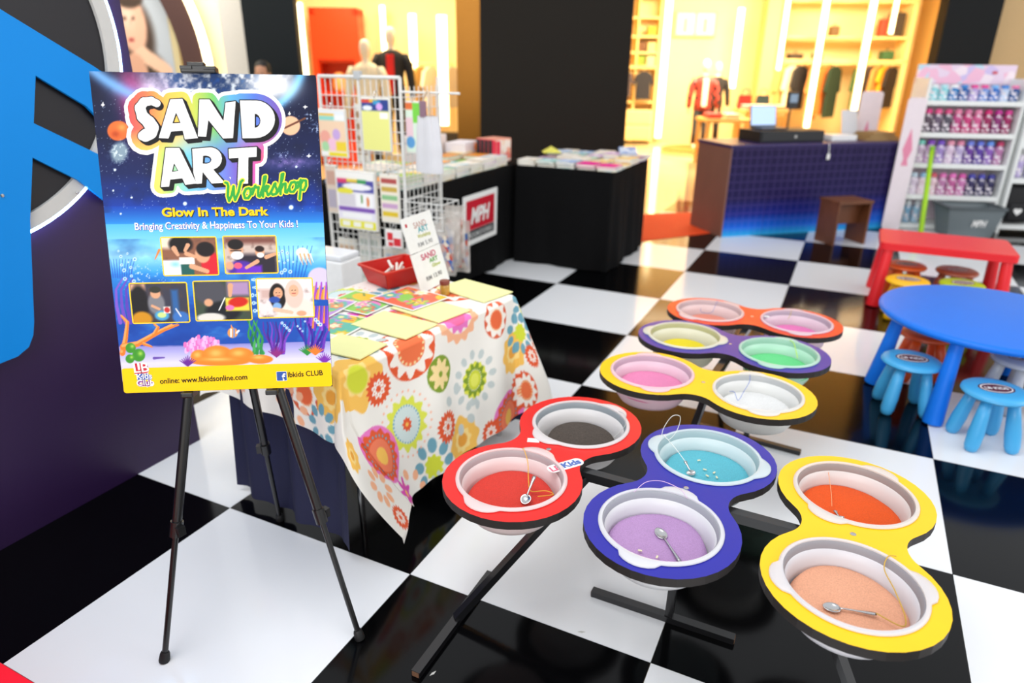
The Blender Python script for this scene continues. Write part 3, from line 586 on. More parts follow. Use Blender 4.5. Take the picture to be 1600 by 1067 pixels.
def bowl_profile():
    return [(.164, .005), (.160, -.004), (.158, -.019), (.1545, -.0215), (.150, -.045), (.1485, -.050), (.146, -.068), (.142, -.098), (.130, -.116), (.114, -.121), (.0, -.121)]
def rim_mesh(mat, th0):
    n = 72; inn, out = [], []
    for j in range(n):
        a = 2*math.pi*j/n; b = 0
        for t0 in (th0, th0+math.pi):
            d = abs((a-t0+math.pi) % (2*math.pi)-math.pi)
            if d < .34: b = .026*math.cos(d/.34*math.pi/2)**.55
        out.append((a, .1775+b)); inn.append((a, .1655))
    P = lambda l, z: [(r*math.cos(a), r*math.sin(a), z) for a, r in l]
    mb = MB(); rs = [P(inn, .003), P(inn, .0075), P([(a, (.1655+.1775)/2) for a, r in inn], .0095), P([(a, r-.003) for a, r in out], .0072), P(out, .005), P(out, .0012), P(inn, .0012)]
    mb.rings(rs, cap=False); return mb.mesh('rim', mat, 60)
def make_bowl(label, x, y, tint, band, th, sand, sandlabel, fill=1.0, sshape=0, tilt=0, rz=0):
    t = thing('collapsible_bowl', label, 'bowl', (x, y, TZ+.001), 0, 'bowls set in the sand trays')
    pm = M('bowl_'+tint, tint, .35, 0, .02, 5, transl=.25); link('rim', rim_mesh(M('rim_'+tint, tint, .3, 0, .02, 5, alpha=.62), th), t)
    pr_ = bowl_profile(); inner = [(r, z) for r, z in pr_[:3]]; lower = pr_[2:]
    b1 = MB(); b1.lathe([(.158, -.0195), (.160, -.004), (.1635, .0025), (.1658, .0025), (.163, -.005), (.161, -.0205), (.158, -.0195)], n=56, cap=False); b1.obj('silicone_band', M('band_'+band, band, .45, 0, .04, 6, transl=.15), t, 60)
    b2 = MB(); b2.lathe([(r, z) for r, z in lower[:-1]]+[(.0, -.121)], n=56, cap=False); b2.lathe([(.0, -.124), (.115, -.124), (.132, -.119), (.145, -.099), (.149, -.068), (.1515, -.049), (.153, -.044), (.1575, -.023), (.161, -.0215), (.158, -.019)], n=56, cap=False); b2.obj('basin', pm, t, 50)
    # the loose sand
    rad = .1455*fill; sd = MB(); rs = []; n = 48; ph = random.random()*6
    for k in range(13):
        fr = k/12; ring = []
        for j in range(n):
            a = 2*math.pi*j/n; rr = rad*fr*(1+.04*math.sin(3*a+ph)*fr+sshape*.07*math.cos(2*a+1)*fr)
            h_ = -.060+.010*(1-fr**2)*fill+.003*math.sin(5*fr+2*a+ph)*fr+.0016*math.sin(11*a+9*fr)*fr*(1-fr)*2 - (.02 if k == 12 else 0) + tilt*rr*math.sin(a)
            ring.append((rr*math.cos(a), rr*math.sin(a), max(h_, -.086)))
        rs.append(ring)
    sd.rings(rs, cap=False)
    o = sd.obj('sand', SANDM(sand), None, True, (x, y, TZ+.001)); tag(o, sandlabel, 'sand', kind='stuff'); return t
def SANDM(c):
    k = 'sand_'+c
    if k in _mats: return _mats[k]
    m = M(k, c, .85, 0, 1.1 if c == '#4a4038' else .26, 260, .8, 420); return m
GREY, CLEAR = '#a9aeb2', '#e3e6e8'
make_bowl('pale pink bowl of red sand in the near red tray', 1.299, .018, '#f0dedc', '#b4a6a8', R(-97), '#d8382a', 'coral red sand in the bowl nearest the floral table')
make_bowl('clear white bowl of dark glitter sand in the near red tray', 1.370, .452, '#e8e5e4', '#8f979d', R(-118), '#4a4038', 'dark brown glitter sand', .9)
make_bowl('clear bowl of lilac sand in the front blue tray', 1.783, -.004, '#eaeaec', '#a6a9b0', R(-95), '#b78fc0', 'pale lilac sand with a spoon lying on it')
make_bowl('pale aqua bowl of turquoise sand in the front blue tray', 1.831, .435, '#dce9ea', '#a6bcc0', R(178), '#5cb8c8', 'light turquoise sand')
make_bowl('clear bowl of orange sand in the front yellow tray', 2.281, .42, '#ebe4e0', '#a09490', R(-115), '#ea5408', 'vivid orange sand', 1.0, 1)
make_bowl('clear bowl of peach sand in the front yellow tray', 2.281, -.02, '#e6e4e8', '#9c9aa0', R(-160), '#e8a684', 'pale peach sand')
make_bowl('pale pink bowl of pink sand in the back yellow tray', 1.482, 1.025, '#f2d4e0', '#c0a4b4', R(-70), '#f088b4', 'light pink sand')
make_bowl('white bowl of white sand in the back yellow tray', 1.918, 1.018, '#ebebe8', '#b4b6b6', R(-75), '#f2f1ea', 'white sand')
make_bowl('cream bowl of bright yellow sand in the back blue tray', 1.512, 1.517, '#ecead6', '#b8b688', R(5), '#f8d814', 'bright yellow sand', .8)
make_bowl('mint green bowl of green sand in the back blue tray', 1.948, 1.503, '#c6ecd8', '#9cc6b2', R(-95), '#6cdc8c', 'mint green sand')
make_bowl('pinkish bowl with coral sand in the farthest red tray', 1.549, 1.95, '#f0d8d6', '#c4aeb0', R(60), '#f4907a', 'coral sand', .8)
make_bowl('clear bowl with hot pink sand in the farthest red tray', 1.985, 1.98, '#ecd6e0', '#b4a4b2', R(-80), '#f47ab8', 'hot pink sand', .85)
# board holes sit exactly under those bowls: spoons and threads
def spoon(label, base, tip, droop=0):
    a, b = Vector(base), Vector(tip); L = (b-a).length; X = frame(a, b-a, Vector((0, 0, 1)).cross(b-a))
    t = thing('teaspoon', label, 'spoon', X=X, group='spoons in the sand bowls')
    MB().rings([[(L*f, -w_, 0), (L*f, 0, h_), (L*f, w_, 0), (L*f, 0, -h_*.6)] for f, w_, h_ in ((.0, .0055, .0018), (.06, .0065, .002), (.3, .0042, .0022), (.62, .003, .0024), (.70, .0045, .002))]).obj('handle', STEEL, t, True)
    mb = MB(); rs = []
    for k in range(6):
        f = k/5; rs.append([(L*.84+L*.16*f*math.cos(a_)*(1.05), .0165*f*math.sin(a_)*(1-.12*math.cos(a_)), -.006*(1-f*f)) for a_ in np.linspace(0, 2*math.pi, 19)[:-1]])
    for k in (5, 3, 0):
        f = k/5; rs.append([(L*.84+(L*.16+.001)*f*math.cos(a_)*1.05, (.0165+.001)*f*math.sin(a_)*(1-.12*math.cos(a_)), -.0012-.006*(1-f*f)) for a_ in np.linspace(0, 2*math.pi, 19)[:-1]])
    mb.rings(rs, cap=False); mb.obj('spoon_bowl', STEEL, t, True); return t
def bez(pts, n=10):
    pts = [Vector(p) for p in pts]; q = [pts[0]]+pts+[pts[-1]]; out = []
    for i in range(1, len(q)-2):
        for k in range(n):
            u = k/n; out.append(.5*((2*q[i])+(-q[i-1]+q[i+1])*u+(2*q[i-1]-5*q[i]+4*q[i+1]-q[i+2])*u*u+(-q[i-1]+3*q[i]-3*q[i+1]+q[i+2])*u**3))
    return out+[pts[-1]]
def thread(label, col, pts, r=.0011): return tag(MB().tube(bez(pts), r, 5).obj('thread', M('thread_'+col, col, .6), None, True), label, 'string', 'threads tied to the spoons')
SZ = TZ-.047
spoon('teaspoon lying across the lilac sand', (1.86, -.075, SZ), (1.768, .035, SZ+.006)); spoon('teaspoon lying on the turquoise sand with a long thread', (1.765, .40, SZ+.03), (1.80, .365, SZ+.006))
spoon('teaspoon standing in the coral red sand', (1.36, .06, SZ+.05), (1.365, -.03, SZ+.004)); spoon('teaspoon lying across the peach sand', (2.345, -.06, SZ+.008), (2.225, -.085, SZ+.006)); spoon('teaspoon half buried in the orange sand', (2.235, .365, SZ+.006), (2.25, .335, SZ+.002)); spoon('small spoon resting on the bright yellow sand', (1.515, 1.46, SZ+.004), (1.56, 1.455, SZ+.01)); 
thread('yellow thread hanging into the coral red sand', '#e0a832', [(1.262, .178, TZ+.012), (1.272, .17, TZ+.016), (1.30, .14, TZ-.01), (1.34, .06, SZ+.02), (1.36, .035, SZ+.008), (1.40, .06, SZ+.006), (1.43, .05, SZ+.008), (1.39, .02, SZ+.006)], .0015)
thread('pinkish wire loop standing over the lilac sand', '#d8b8d8', [(1.66, .11, SZ+.03), (1.675, .12, TZ+.01), (1.70, .14, TZ+.035), (1.745, .15, TZ+.045), (1.80, .155, TZ+.03), (1.825, .15, TZ+.008)])
thread('white wire loop tied to the rim of the turquoise bowl', '#e4e4e0', [(1.665, .46, TZ+.006), (1.668, .47, TZ+.05), (1.69, .485, TZ+.095), (1.715, .50, TZ+.09), (1.71, .49, TZ+.04), (1.69, .47, TZ+.01), (1.672, .46, TZ+.03), (1.70, .45, TZ+.012), (1.73, .43, SZ+.045), (1.765, .40, SZ+.03)])
thread('mustard thread curling from rim to peach sand', '#c9a23c', [(2.385, .135, TZ+.01), (2.365, .12, TZ+.012), (2.36, .09, TZ-.01), (2.385, .02, SZ+.03), (2.41, -.04, SZ+.006), (2.40, -.075, SZ+.006), (2.345, -.06, SZ+.01)], .0016)
thread('thin orange thread across the orange sand', '#f0a070', [(2.205, .55, TZ-.02), (2.22, .45, SZ+.012), (2.225, .375, SZ+.012)]); thread('blue thread hanging into the white sand', '#4a6ac0', [(1.865, 1.17, TZ+.01), (1.87, 1.14, TZ-.01), (1.86, 1.07, SZ+.02), (1.85, .99, SZ+.012), (1.83, 1.0, SZ+.04), (1.81, 1.02, SZ+.03)])
thread('yellow-green thread over the rim of the mint bowl', '#b8e23a', [(1.98, 1.66, TZ+.012), (2.0, 1.62, TZ+.016), (2.02, 1.56, TZ-.005), (2.03, 1.52, SZ+.03)], .0018); thread('blue thread hanging into the coral sand bowl', '#5a6ab0', [(1.56, 2.12, TZ+.012), (1.555, 2.09, TZ-.01), (1.55, 2.0, SZ+.02), (1.50, 1.99, SZ+.02), (1.49, 2.02, SZ+.03)]); thread('yellow thread hanging into the hot pink sand bowl', '#c8b030', [(1.945, 2.145, TZ+.012), (1.945, 2.12, TZ-.01), (1.94, 2.06, SZ+.03)])
thread('fine grey thread over the dark glitter sand', '#b8b8b4', [(1.47, .59, TZ+.012), (1.50, .56, TZ+.02), (1.52, .51, TZ+.003), (1.50, .44, SZ+.03)])
for i, (x, y) in enumerate(((1.83, .42), (1.862, .415), (1.845, .385), (1.80, .47), (1.875, .39), (1.75, -.085), (1.80, -.09), (2.36, -.12))):
    tag(MB().box((x, y, SZ+.004), (.012, .006, .003), i*1.3, ch=.001).obj('sequin', M('sequin', '#f4ecc8', .2, .5)), 'tiny pale gold sequin flake lying on the sand', 'sequin', 'sequin flakes on the sand')

# ------------------------------------------------------------------ floral table
TA = math.atan2(.989, .145)-math.pi/2           # the table's long side runs along local y
TN = Vector((.62, .04, 0)); TL, TWD, TH = 1.06, .70, .742
def ft(s, t, z=0):                              # s along the front edge, t back from it
    a = Vector((-math.sin(TA), math.cos(TA), 0)); b = Vector((-math.cos(TA), -math.sin(TA), 0)); p = TN+a*s+b*t; return Vector((p.x, p.y, z))
tb = thing('folding_table', 'folding table hidden under the floral cloth with its thin steel leg showing', 'table', (0, 0, 0))
def slab(pts, z0, z1, ch=None): return MB().prism([(p.x, p.y) for p in pts], z0, z1)
slab([ft(0, 0), ft(TL, 0), ft(TL, TWD), ft(0, TWD)], .70, .735).obj('tabletop', M('table_grey', '#b8b8b4', .5), tb)
for s_, t_ in ((.12, .08), (.12, TWD-.08), (TL-.04, .035), (TL-.08, TWD-.08)):
    MB().cyl(ft(s_, t_, 0), ft(s_, t_, .70), .013).obj('leg', STEEL, tb, 40)
def drape(name, nu, nv, S0, S1, T0, T1, mat, z=TH, paint=None, amp=.012, freq=17, seed=0, gap=.004, flare=.12, sweep=0, calm=0):
    """cloth laid over the table top: beyond an edge it falls, and at a corner it folds outward"""
    S = np.linspace(S0, S1, nu+1); Tt = np.linspace(T0, T1, nv+1); SS, TT = np.meshgrid(S, Tt)
    p = np.where(SS < 0, -SS, np.where(SS > TL, SS-TL, 0)); q = np.where(TT < 0, -TT, np.where(TT > TWD, TT-TWD, 0))
    cs = np.clip(SS, 0, TL); ct = np.clip(TT, 0, TWD); r = np.hypot(p, q); ds = np.sign(SS-cs); dt = np.sign(TT-ct)
    phi = np.arctan2(q, p); both = (p > 0) & (q > 0)
    run = np.where(both, phi*.25, np.where(p > 0, TT, SS)); wob = amp*np.sin(freq*run+seed+1.5*r)*np.clip(r/.2, 0, 1)+.6*amp*np.sin(freq*1.9*run+2*seed)*np.clip(r/.3, 0, 1)
    wob = wob*np.where((p == 0) & (q > 0) & (calm > 0), .1, 1)
    out = gap*np.clip(r/.02, 0, 1) + flare*r*.55 + wob
    ox = np.where(both, np.cos(phi)*out+ds*0, np.where(p > 0, out, 0)); oy = np.where(both, np.sin(phi)*out, np.where(q > 0, out, 0))
    fold = np.where(both, .30*r*np.sin(2*phi)**1.0, 0)
    ox = ox+np.where(both, fold*.72, 0); oy = oy+np.where(both, fold*.72, 0)
    zz = z-np.maximum(0, r*np.where(both, .97, .992)-.004)+np.where(r == 0, .0015*np.sin(7*SS+3)*np.sin(9*TT), 0)
    zz = np.maximum(zz, .004)
    ps_ = cs+ds*ox; pt = ct+dt*oy
    if sweep:
        near = (TT < 0)*np.clip((r-.2)/.45, 0, 1)**1.2*np.exp(-np.clip(SS, 0, 9)/.22)*np.where(SS < 0, np.clip(np.sin(phi), 0, 1)**2, 1)
        ps_ = ps_+sweep*near; pt = pt-.07*near
    a = np.array([-math.sin(TA), math.cos(TA)]); b = np.array([-math.cos(TA), -math.sin(TA)])
    X_ = TN.x+a[0]*ps_+b[0]*pt; Y_ = TN.y+a[1]*ps_+b[1]*pt
    me = bpy.data.meshes.new(name); v = np.c_[X_.ravel(), Y_.ravel(), zz.ravel()]
    f = [(j*(nu+1)+i, (j+1)*(nu+1)+i, (j+1)*(nu+1)+i+1, j*(nu+1)+i+1) for j in range(nv) for i in range(nu)]
    me.from_pydata(v.tolist(), [], f); me.materials.append(mat); me.polygons.foreach_set('use_smooth', [True]*len(f))
    if paint is not None:
        c = linv(paint(SS, TT)).reshape(-1, 3); at_ = me.color_attributes.new('Col', 'FLOAT_COLOR', 'POINT'); at_.data.foreach_set('color', np.c_[c, np.ones(len(c))].ravel())
    return link(name, me)
NAVY = M('navy_cloth', '#14173a', .8, 0, .1, 12, .2, 900)
o = drape('under_cloth', 90, 40, -.71, TL+.70, -.12, TWD-.02, NAVY, .737, None, .016, 23, 1.4, .001, .10, 0, 1); tag(o, 'plain navy cloth hanging to the floor at both ends beneath the floral cloth', 'cloth')
def flowers(S, Tt):
    p = Paint(S, Tt, '#efebe2'); p.px = .0035
    OR, PK, LM, OL, TE, GY, YE, PE, MG = '#e2592f', '#e879c0', '#cfd639', '#7f9a2c', '#6fa3b4', '#c3ccc9', '#f6c05a', '#f5b48c', '#dd4fb4'
    def petals(cx, cy, R_, n, rx, col):
        for k in range(n):
            a = 2*math.pi*k/n; p.ell(cx+R_*math.cos(a), cy+R_*math.sin(a), rx*1.15, rx*.85, col, .15, a)
    def burst(x, y, r): p.flower(x, y, [(r, OR, 18, .10), (r*.55, '#f5efe6', 9, .16), (r*.22, OR, 6, .1)], [(r*.38, 9, r*.05, OR)])
    def sun(x, y, r): p.flower(x, y, [(r, '#d9613e', 1, 0), (r*.86, '#f6efe4', 9, .13), (r*.56, '#f0825a', 1, 0), (r*.48, '#e8693c', 1, 0)], [(r*.55, 22, r*.04, '#f8e6b0')])
    def half(x, y, r): p.flower(x, y, [(r, OR, 1, 0), (r*.84, '#f6efe4', 11, .14), (r*.56, '#ee7446', 1, 0)], [(r*.5, 18, r*.045, '#f7dca0')])
    def cream(x, y, r): p.flower(x, y, [(r, OL, 1, 0), (r*.74, '#f4d99a', 8, .2), (r*.16, OL, 1, 0)])
    def lime(x, y, r): petals(x, y, r*1.45, 12, r*.24, GY); p.flower(x, y, [(r, '#dfe04a', 14, .05), (r*.86, OL, 11, .16), (r*.55, LM, 1, 0), (r*.38, '#e4e860', 1, 0)], [(r*.58, 26, r*.035, '#f5f2d8')])
    def teal(x, y, r): p.flower(x, y, [(r*1.05, '#dbe04f', 13, .10), (r*.78, '#cfdedb', 1, 0), (r*.26, OR, 9, .14), (r*.09, YE, 1, 0)], [(r*.74, 30, r*.04, '#5e9db8'), (r*1.32, 26, r*.05, '#f6b394')])
    def pink(x, y, r): p.flower(x, y, [(r, PK, 1, 0), (r*.86, OR, 13, .07), (r*.58, '#ef7d5a', 1, 0), (r*.3, YE, 1, 0)], [(r*.68, 24, r*.045, TE)])
    def daisy(x, y, r): p.flower(x, y, [(r*.8, MG, 7, .32), (r*.24, YE, 1, 0)])
    def blob(x, y, r): p.flower(x, y, [(r, YE, 8, .09), (r*.5, '#f9d98a', 8, .1), (r*.3, '#e8a03c', 1, 0)])
    def peach(x, y, r): p.flower(x, y, [(r, PE, 14, .07), (r*.72, '#f8ece0', 1, 0), (r*.66, PK, 12, .1), (r*.45, '#f06a9a', 1, 0)])
    def blues(x, y, r): petals(x, y, r, 9, r*.3, TE); p.flower(x, y, [(r*.55, LM, 10, .1)])
    Y = lambda z: -(TH-z)
    # the long front drop
    blob(1.03, Y(.46), .10); blob(.60, Y(.19), .11); blob(.06, Y(.69), .12); p.ell(.06, Y(.69), .05, .05, LM, .2)
    blues(.36, Y(.17), .10); blues(1.10, Y(.55), .085); petals(.60, Y(.34), .10, 8, .024, GY); petals(.16, Y(.13), .09, 8, .022, PE)
    lime(.725, Y(.435), .082); burst(.155, Y(.615), .062); half(.35, Y(.715), .135); cream(.49, Y(.555), .078); peach(.655, TH*0+.03, .13); sun(.905, Y(.665), .085); teal(.265, Y(.415), .105); burst(.49, Y(.31), .068); pink(.95, Y(.16), .13); burst(1.09, Y(.27), .075); pink(.055, Y(.37), .125); daisy(.07, Y(.17), .075); petals(-.12, Y(.30), .06, 8, .022, PE); petals(-.02, Y(.05)+.0, .05, 8, .02, OR); burst(-.17, Y(.17), .05); blob(-.16, Y(.50), .06)
    lime(.38, Y(.06), .05); burst(.80, Y(.14), .06); sun(.16, Y(.03), .05)
    # the short left drop, the right drop and the top
    sun(-.13, .17, .085); blob(-.10, .02, .09); daisy(-.12, .33, .06); petals(-.20, .25, .07, 8, .02, PE); petals(-.22, .07, .06, 8, .02, TE); burst(-.11, .46, .05); peach(-.16, .58, .08); p.ell(-.08, .63, .03, .03, '#5a2018', .2); blob(-.08, .70, .05)
    burst(TL+.13, -.30, .06); blues(TL+.08, -.05, .07); sun(TL+.2, -.18, .07); blob(TL+.14, .2, .09); pink(TL+.12, .45, .09); half(TL+.05, -.5, .1)
    half(.92, .25, .13); pink(.55, .2, .10); lime(.2, .15, .08); blues(.75, .45, .09); sun(.3, .45, .1); teal(.6, .62, .1); blob(.98, .55, .1); burst(.12, .6, .06); daisy(.45, .35, .07)
    return p.c
o = drape('floral_tablecloth', 300, 300, -.27, TL+.30, -.62, TWD+.12, VC('floral_print', .75, 0, .15), TH, flowers, .010, 15, .5, .016, .15, .2)
tag(o, 'white tablecloth printed with big orange, green and pink flowers', 'tablecloth')
# ---- things on the floral table
TT_ = TH+.003
PALE = M('pale_yellow_card', '#eeeda6', .6, 0, .03, 20)
for lab, s_, t_, w_, h_, rz in (('pale yellow card nearest the poster, at the table corner', .17, .135, .235, .165, 8), ('second pale yellow card from the poster', .44, .155, .29, .20, 2), ('third pale yellow card from the poster', .67, .16, .29, .20, -4), ('pale yellow card overhanging the far right corner of the floral table', 1.0, .17, .31, .20, -6)):
    c = ft(s_, t_, TT_+.0035); b_ = MB().box((0, 0, 0), (w_, h_, .005)); ob = b_.obj('yellow_card', PALE, None, loc=c, rz=TA+R(rz)); tag(ob, lab, 'card', 'pale yellow cards on the floral table')
CL = ['#f08a5c', '#f4c23a', '#e979b8', '#5fb8a4', '#8fca5a', '#f6e6cc', '#b98ad0', '#ef6a4a']
for i, (lab, s_, t_, rz) in enumerate((('coloured picture sheet with pink and green flowers beside the poster edge', .30, .37, 10), ('coloured picture sheet with orange and purple shapes in front of the red basket', .56, .47, 6), ('coloured picture sheet under the leftmost pale card', .08, .36, 8), ('coloured picture sheet with violet shapes at the back of the floral table', .40, .58, 14), ('orange coloured picture sheet beside the white price sign', .72, .32, -3))):
    c = ft(s_, t_, TT_+.002+.0022*i); ob = thing('picture_sheet', lab, 'picture', c, TA+R(rz), 'coloured picture sheets on the floral table')
    MB().box((0, 0, -.0002), (.27, .24, .0018)).obj('paper', PAPER, ob)
    def art(x, y, i=i):
        p = Paint(x*100, y*90, CL[(i+3) % 8]); p.px = 1.5; rr = random.Random(40+i)
        for k in range(6): p.ell(rr.uniform(0, 100), rr.uniform(0, 90), rr.uniform(14, 30), rr.uniform(12, 26), CL[(i+k) % 8], .06, rr.uniform(0, 3))
        for k in range(5):
            a, b, r_ = rr.uniform(10, 90), rr.uniform(10, 80), rr.uniform(11, 20); p.flower(a, b, [(r_, CL[(i+2*k) % 8], 5+k % 3, .25), (r_*.7, CL[(i+2*k+5) % 8], 5+k % 3, .2), (r_*.3, '#f8e8a0', 1, 0)])
        for k in range(6): a, b = rr.uniform(5, 95), rr.uniform(5, 85); p.line([(a, b), (a+rr.uniform(-25, 25), b+rr.uniform(-25, 25))], 1.6, ['#3f8a5a', '#6a4a9a', '#d8482c'][k % 3], .6)
        p.put(1-np.minimum(np.minimum(p.X-2.5, 97.5-p.X), np.minimum(p.Y-2.5, 87.5-p.Y)), '#f4efe6'); return p.c
    print_grid('print', .268, .238, 54, 48, art, VC('sheet_print', .4), ob, T((-.134, -.119, .0008)))
# white price sign, two hinged panels
A, B, A2, B2 = Vector((.407, .90, TT_+.002)), Vector((.399, 1.18, TT_+.002)), Vector((.305, .897, 1.082)), Vector((.297, 1.177, 1.082))
X = frame(A, B-A, A2-A); Wd, Hh = (B-A).length*.93, (A2-A).length
psn = thing('price_sign', 'white folded price sign with small coloured lettering on the floral table', 'sign', X=X)
MB().box((Wd/2, Hh*.26, -.003), (Wd, Hh*.52, .006)).obj('panel', PAPER, psn); MB().box((Wd/2, Hh*.765, -.002), (Wd, Hh*.47, .006)).obj('panel', PAPER, psn)
MB().rings([[(Wd*.2, .01, -.006), (Wd*.8, .01, -.006), (Wd*.8, .004, -.012), (Wd*.2, .004, -.012)], [(Wd*.3, Hh*.6, -.006), (Wd*.7, Hh*.6, -.006), (Wd*.7, Hh*.6, -.009), (Wd*.3, Hh*.6, -.009)]]).obj('stay', PAPER, psn)
GRT = M('sign_grey', '#8a8c8e', .6)
for s_, x_, y_, w_, h_, c in (('SAND', .33, .83, .42, .028, '#c8a8a0'), ('ART', .42, .76, .36, .026, '#4aa8b0'), ('Workshop', .36, .69, .44, .018, '#b4b83a'), ('RM 5.90', .3, .58, .5, .020, '#9a9a9a'), ('SAND', .28, .40, .5, .028, '#d0607a'), ('ART', .5, .33, .3, .020, '#5fa83a'), ('Glow', .55, .26, .3, .016, '#b4c23a'), ('RM 12.90', .25, .12, .55, .02, '#8a8a8a')):
    text('lettering', s_, M('sign_'+c, c, .6), psn, T((x_*Wd, y_*Hh, .0018)), width=w_*Wd, height=h_, offset=.02)
MB().box((.09*Wd+.006, .9*Hh, .0012), (.016, .016, .001)).obj('logo', M('sign_red', '#c03a44', .5), psn)
# red basket with white sticks
bk = thing('red_basket', 'red plastic basket with tapered ribbed sides behind the white sign', 'basket', tuple(ft(.90, .575, TT_)), TA+R(-12)); bk.scale = (.78, .78, .9)
REDP = M('red_plastic', '#d8261e', .35, 0, .05, 8, transl=.1)
bk_h = .095
def bwall(x0, y0, x1, y1): return [(x0, y0), (x1, y0), (x1, y1), (x0, y1)]
MB().box((0, 0, .003), (.22, .28, .005)).obj('base', REDP, bk)
for sx, sy in ((1, 0), (-1, 0), (0, 1), (0, -1)):
    w2 = .14 if sx else .11; off = .11 if sx else .14
    v = []
    for (z, gr) in ((.004, 0), (bk_h, .03)):
        for th in (0, .004):
            for e in (-1, 1):
                d = off+gr-th; L2 = e*(w2+gr); v.append((sx*d if sx else L2, L2 if sx else sy*d, z))
    MB().add(v, [(0, 1, 5, 4), (3, 2, 6, 7), (4, 5, 7, 6), (0, 4, 6, 2), (1, 3, 7, 5), (0, 2, 3, 1)]).obj('side', REDP, bk)
MB().prism(rrect(-.155, -.185, .155, .185, .02), bk_h-.004, bk_h+.006, [rrect(-.137, -.167, .137, .167, .015)]).obj('rim', REDP, bk)
for i in range(9):
    p0 = bk.matrix_basis @ Vector((-.09+i*.022, -.08, .02+.003*(i % 3))); a_ = TA+R(70+9*i)
    c = ft(.90, .575, TT_) + Vector((.022*math.cos(i*1.9), .03*math.sin(i*2.3), .018+.0135*i*.6))
    dv = Vector((math.cos(a_), math.sin(a_), .02))*.065
    tag(MB().cyl(c-dv, c+dv, .007, n=10).obj('white_pen', M('pen_white', '#efe6dc', .5), None, 40), 'white marker pen piled in the red basket', 'pen', 'white pens in the red basket')
jr = thing('small_jar', 'small glass jar of amber powder with brown lid beside the white sign', 'jar', tuple(ft(.875, .245, TT_)))
MB().lathe([(.0, .001), (.021, .001), (.023, .006), (.023, .045), (.019, .052)], n=24).obj('glass', M('amber_jar', '#b98a2c', .1, 0, .1, 20, coat=.5), jr, 40); MB().lathe([(.0225, .050), (.0235, .052), (.0235, .066), (.021, .069), (0, .069)], n=24).obj('lid', M('brown_lid', '#7a3222', .4), jr, 40)

# ------------------------------------------------------------------ children's furniture
def kid_leg(r0, r1, h): return [(r0*.55, 0), (r0*.92, .006), (r0, .02), (r0*.98, h*.35), (r1, h)]
def leg_between(foot, top, r0, r1, n=16):
    f_, t_ = Vector(foot), Vector(top); k = [(0, .6), (.012, .95), (.05, 1.0), (.5, .5*(1+r1/r0)), (1, r1/r0)]
    return MB().tube([f_.lerp(t_, a) for a, b in k], [r0*b for a, b in k], n)
def stool(label, col, x, y, rz=0, tilt=None):
    m = M('stool_'+col, col, .38, 0, .03, 10); t = thing('kids_stool', label, 'stool', (x, y, 0), rz, "children's plastic stools")
    MB().lathe([(0, .262), (.10, .262), (.138, .268), (.148, .278), (.146, .290), (.134, .299), (.10, .3015), (0, .3015)], n=36, cap=False).obj('seat', m, t, 50)
    for k in range(4):
        a = R(45+90*k); c, s_ = math.cos(a), math.sin(a); MB().tube([Vector((.138*c, .138*s_, 0)).lerp(Vector((.085*c, .085*s_, .272)), f_) for f_ in (0, .03, .12, .35, .65, 1)], [.016, .027, .034, .036, .031, .024], 14).obj('leg', m, t, True)
    o = MB().prism(circ(0, 0, .082, 28, ry=.056), .3015, .3022).obj('sticker', M('sticker_maroon', '#5a1426', .4), t); MB().prism(circ(0, 0, .074, 28, ry=.049), .3022, .3026, [circ(0, 0, .068, 28, ry=.043)]).obj('sticker_ring', PAPER, o)
    text('sticker_letters', 'LB KIDS', PAPER, o, T((0, -.012, .3028)), width=.108, height=.026, offset=.03, align='CENTER'); return t
stool('light blue stool half tucked under the round blue table behind its leg', '#43a6dd', 2.575, 2.325, R(12)); stool('light blue stool standing clear in front of the round blue table', '#43a6dd', 2.925, 2.09, R(20))
stool('bright yellow stool at the near left corner of the red table', '#fdbf10', 2.63, 4.02, R(5)); stool('lime green stool at the near right side of the red table', '#b8cc1a', 2.985, 4.10, R(30)); stool('orange stool tucked under the red table', '#e2601c', 2.64, 4.50, R(15)); stool('brown stool tucked under the far side of the red table', '#a8583c', 2.99, 4.50, R(40)); stool('orange stool tucked under the round blue table', '#d8501a', 2.68, 2.83, R(10)); stool('pale grey stool under the right side of the round blue table', '#b8bcc4', 3.12, 2.62, R(35))
BLT = M('table_blue', '#1273e2', .4, 0, .03, 8, .04, 700, spec=.3); RDT = M('table_red', '#e6202a', .36, 0, .03, 8, .04, 700)
bt = thing('round_table', 'round blue plastic children\'s table with thick tapered legs', 'table', (2.95, 2.68, 0))
MB().lathe([(0, .455), (.53, .455), (.555, .462), (.567, .475), (.567, .487), (.558, .497), (.54, .50), (0, .50)], n=72, cap=False).obj('tabletop', BLT, bt, 50)
for x, y in ((2.44, 2.62), (2.72, 2.20), (3.46, 2.74), (3.18, 3.16)):
    d = (Vector((2.95, 2.68, 0))-Vector((x, y, 0))).normalized()*.065; rel(leg_between((x, y, 0), (x+d.x, y+d.y, .458), .05, .032).obj('leg', BLT, bt, 60), bt)
rt = thing('low_table', 'low red rectangular plastic children\'s table behind the round blue one', 'table', (2.86, 4.5, 0))
MB().prism(rrect(-.45, -.29, .45, .29, .05), .455, .505).obj('tabletop', RDT, rt); MB().prism(rrect(-.443, -.283, .443, .283, .045), .505, .509).obj('tabletop_edge', RDT, rt)
for sx in (-1, 1):
    for sy in (-1, 1): leg_between((sx*.415, sy*.285, 0), (sx*.385, sy*.24, .457), .05, .038).obj('leg', RDT, rt, 60)
bn = thing('red_bin', 'glossy red open-topped plastic bin at the corner nearest the easel', 'bin', (.25, -1.33, 0))
RB = M('bin_red', '#e2060a', .3)
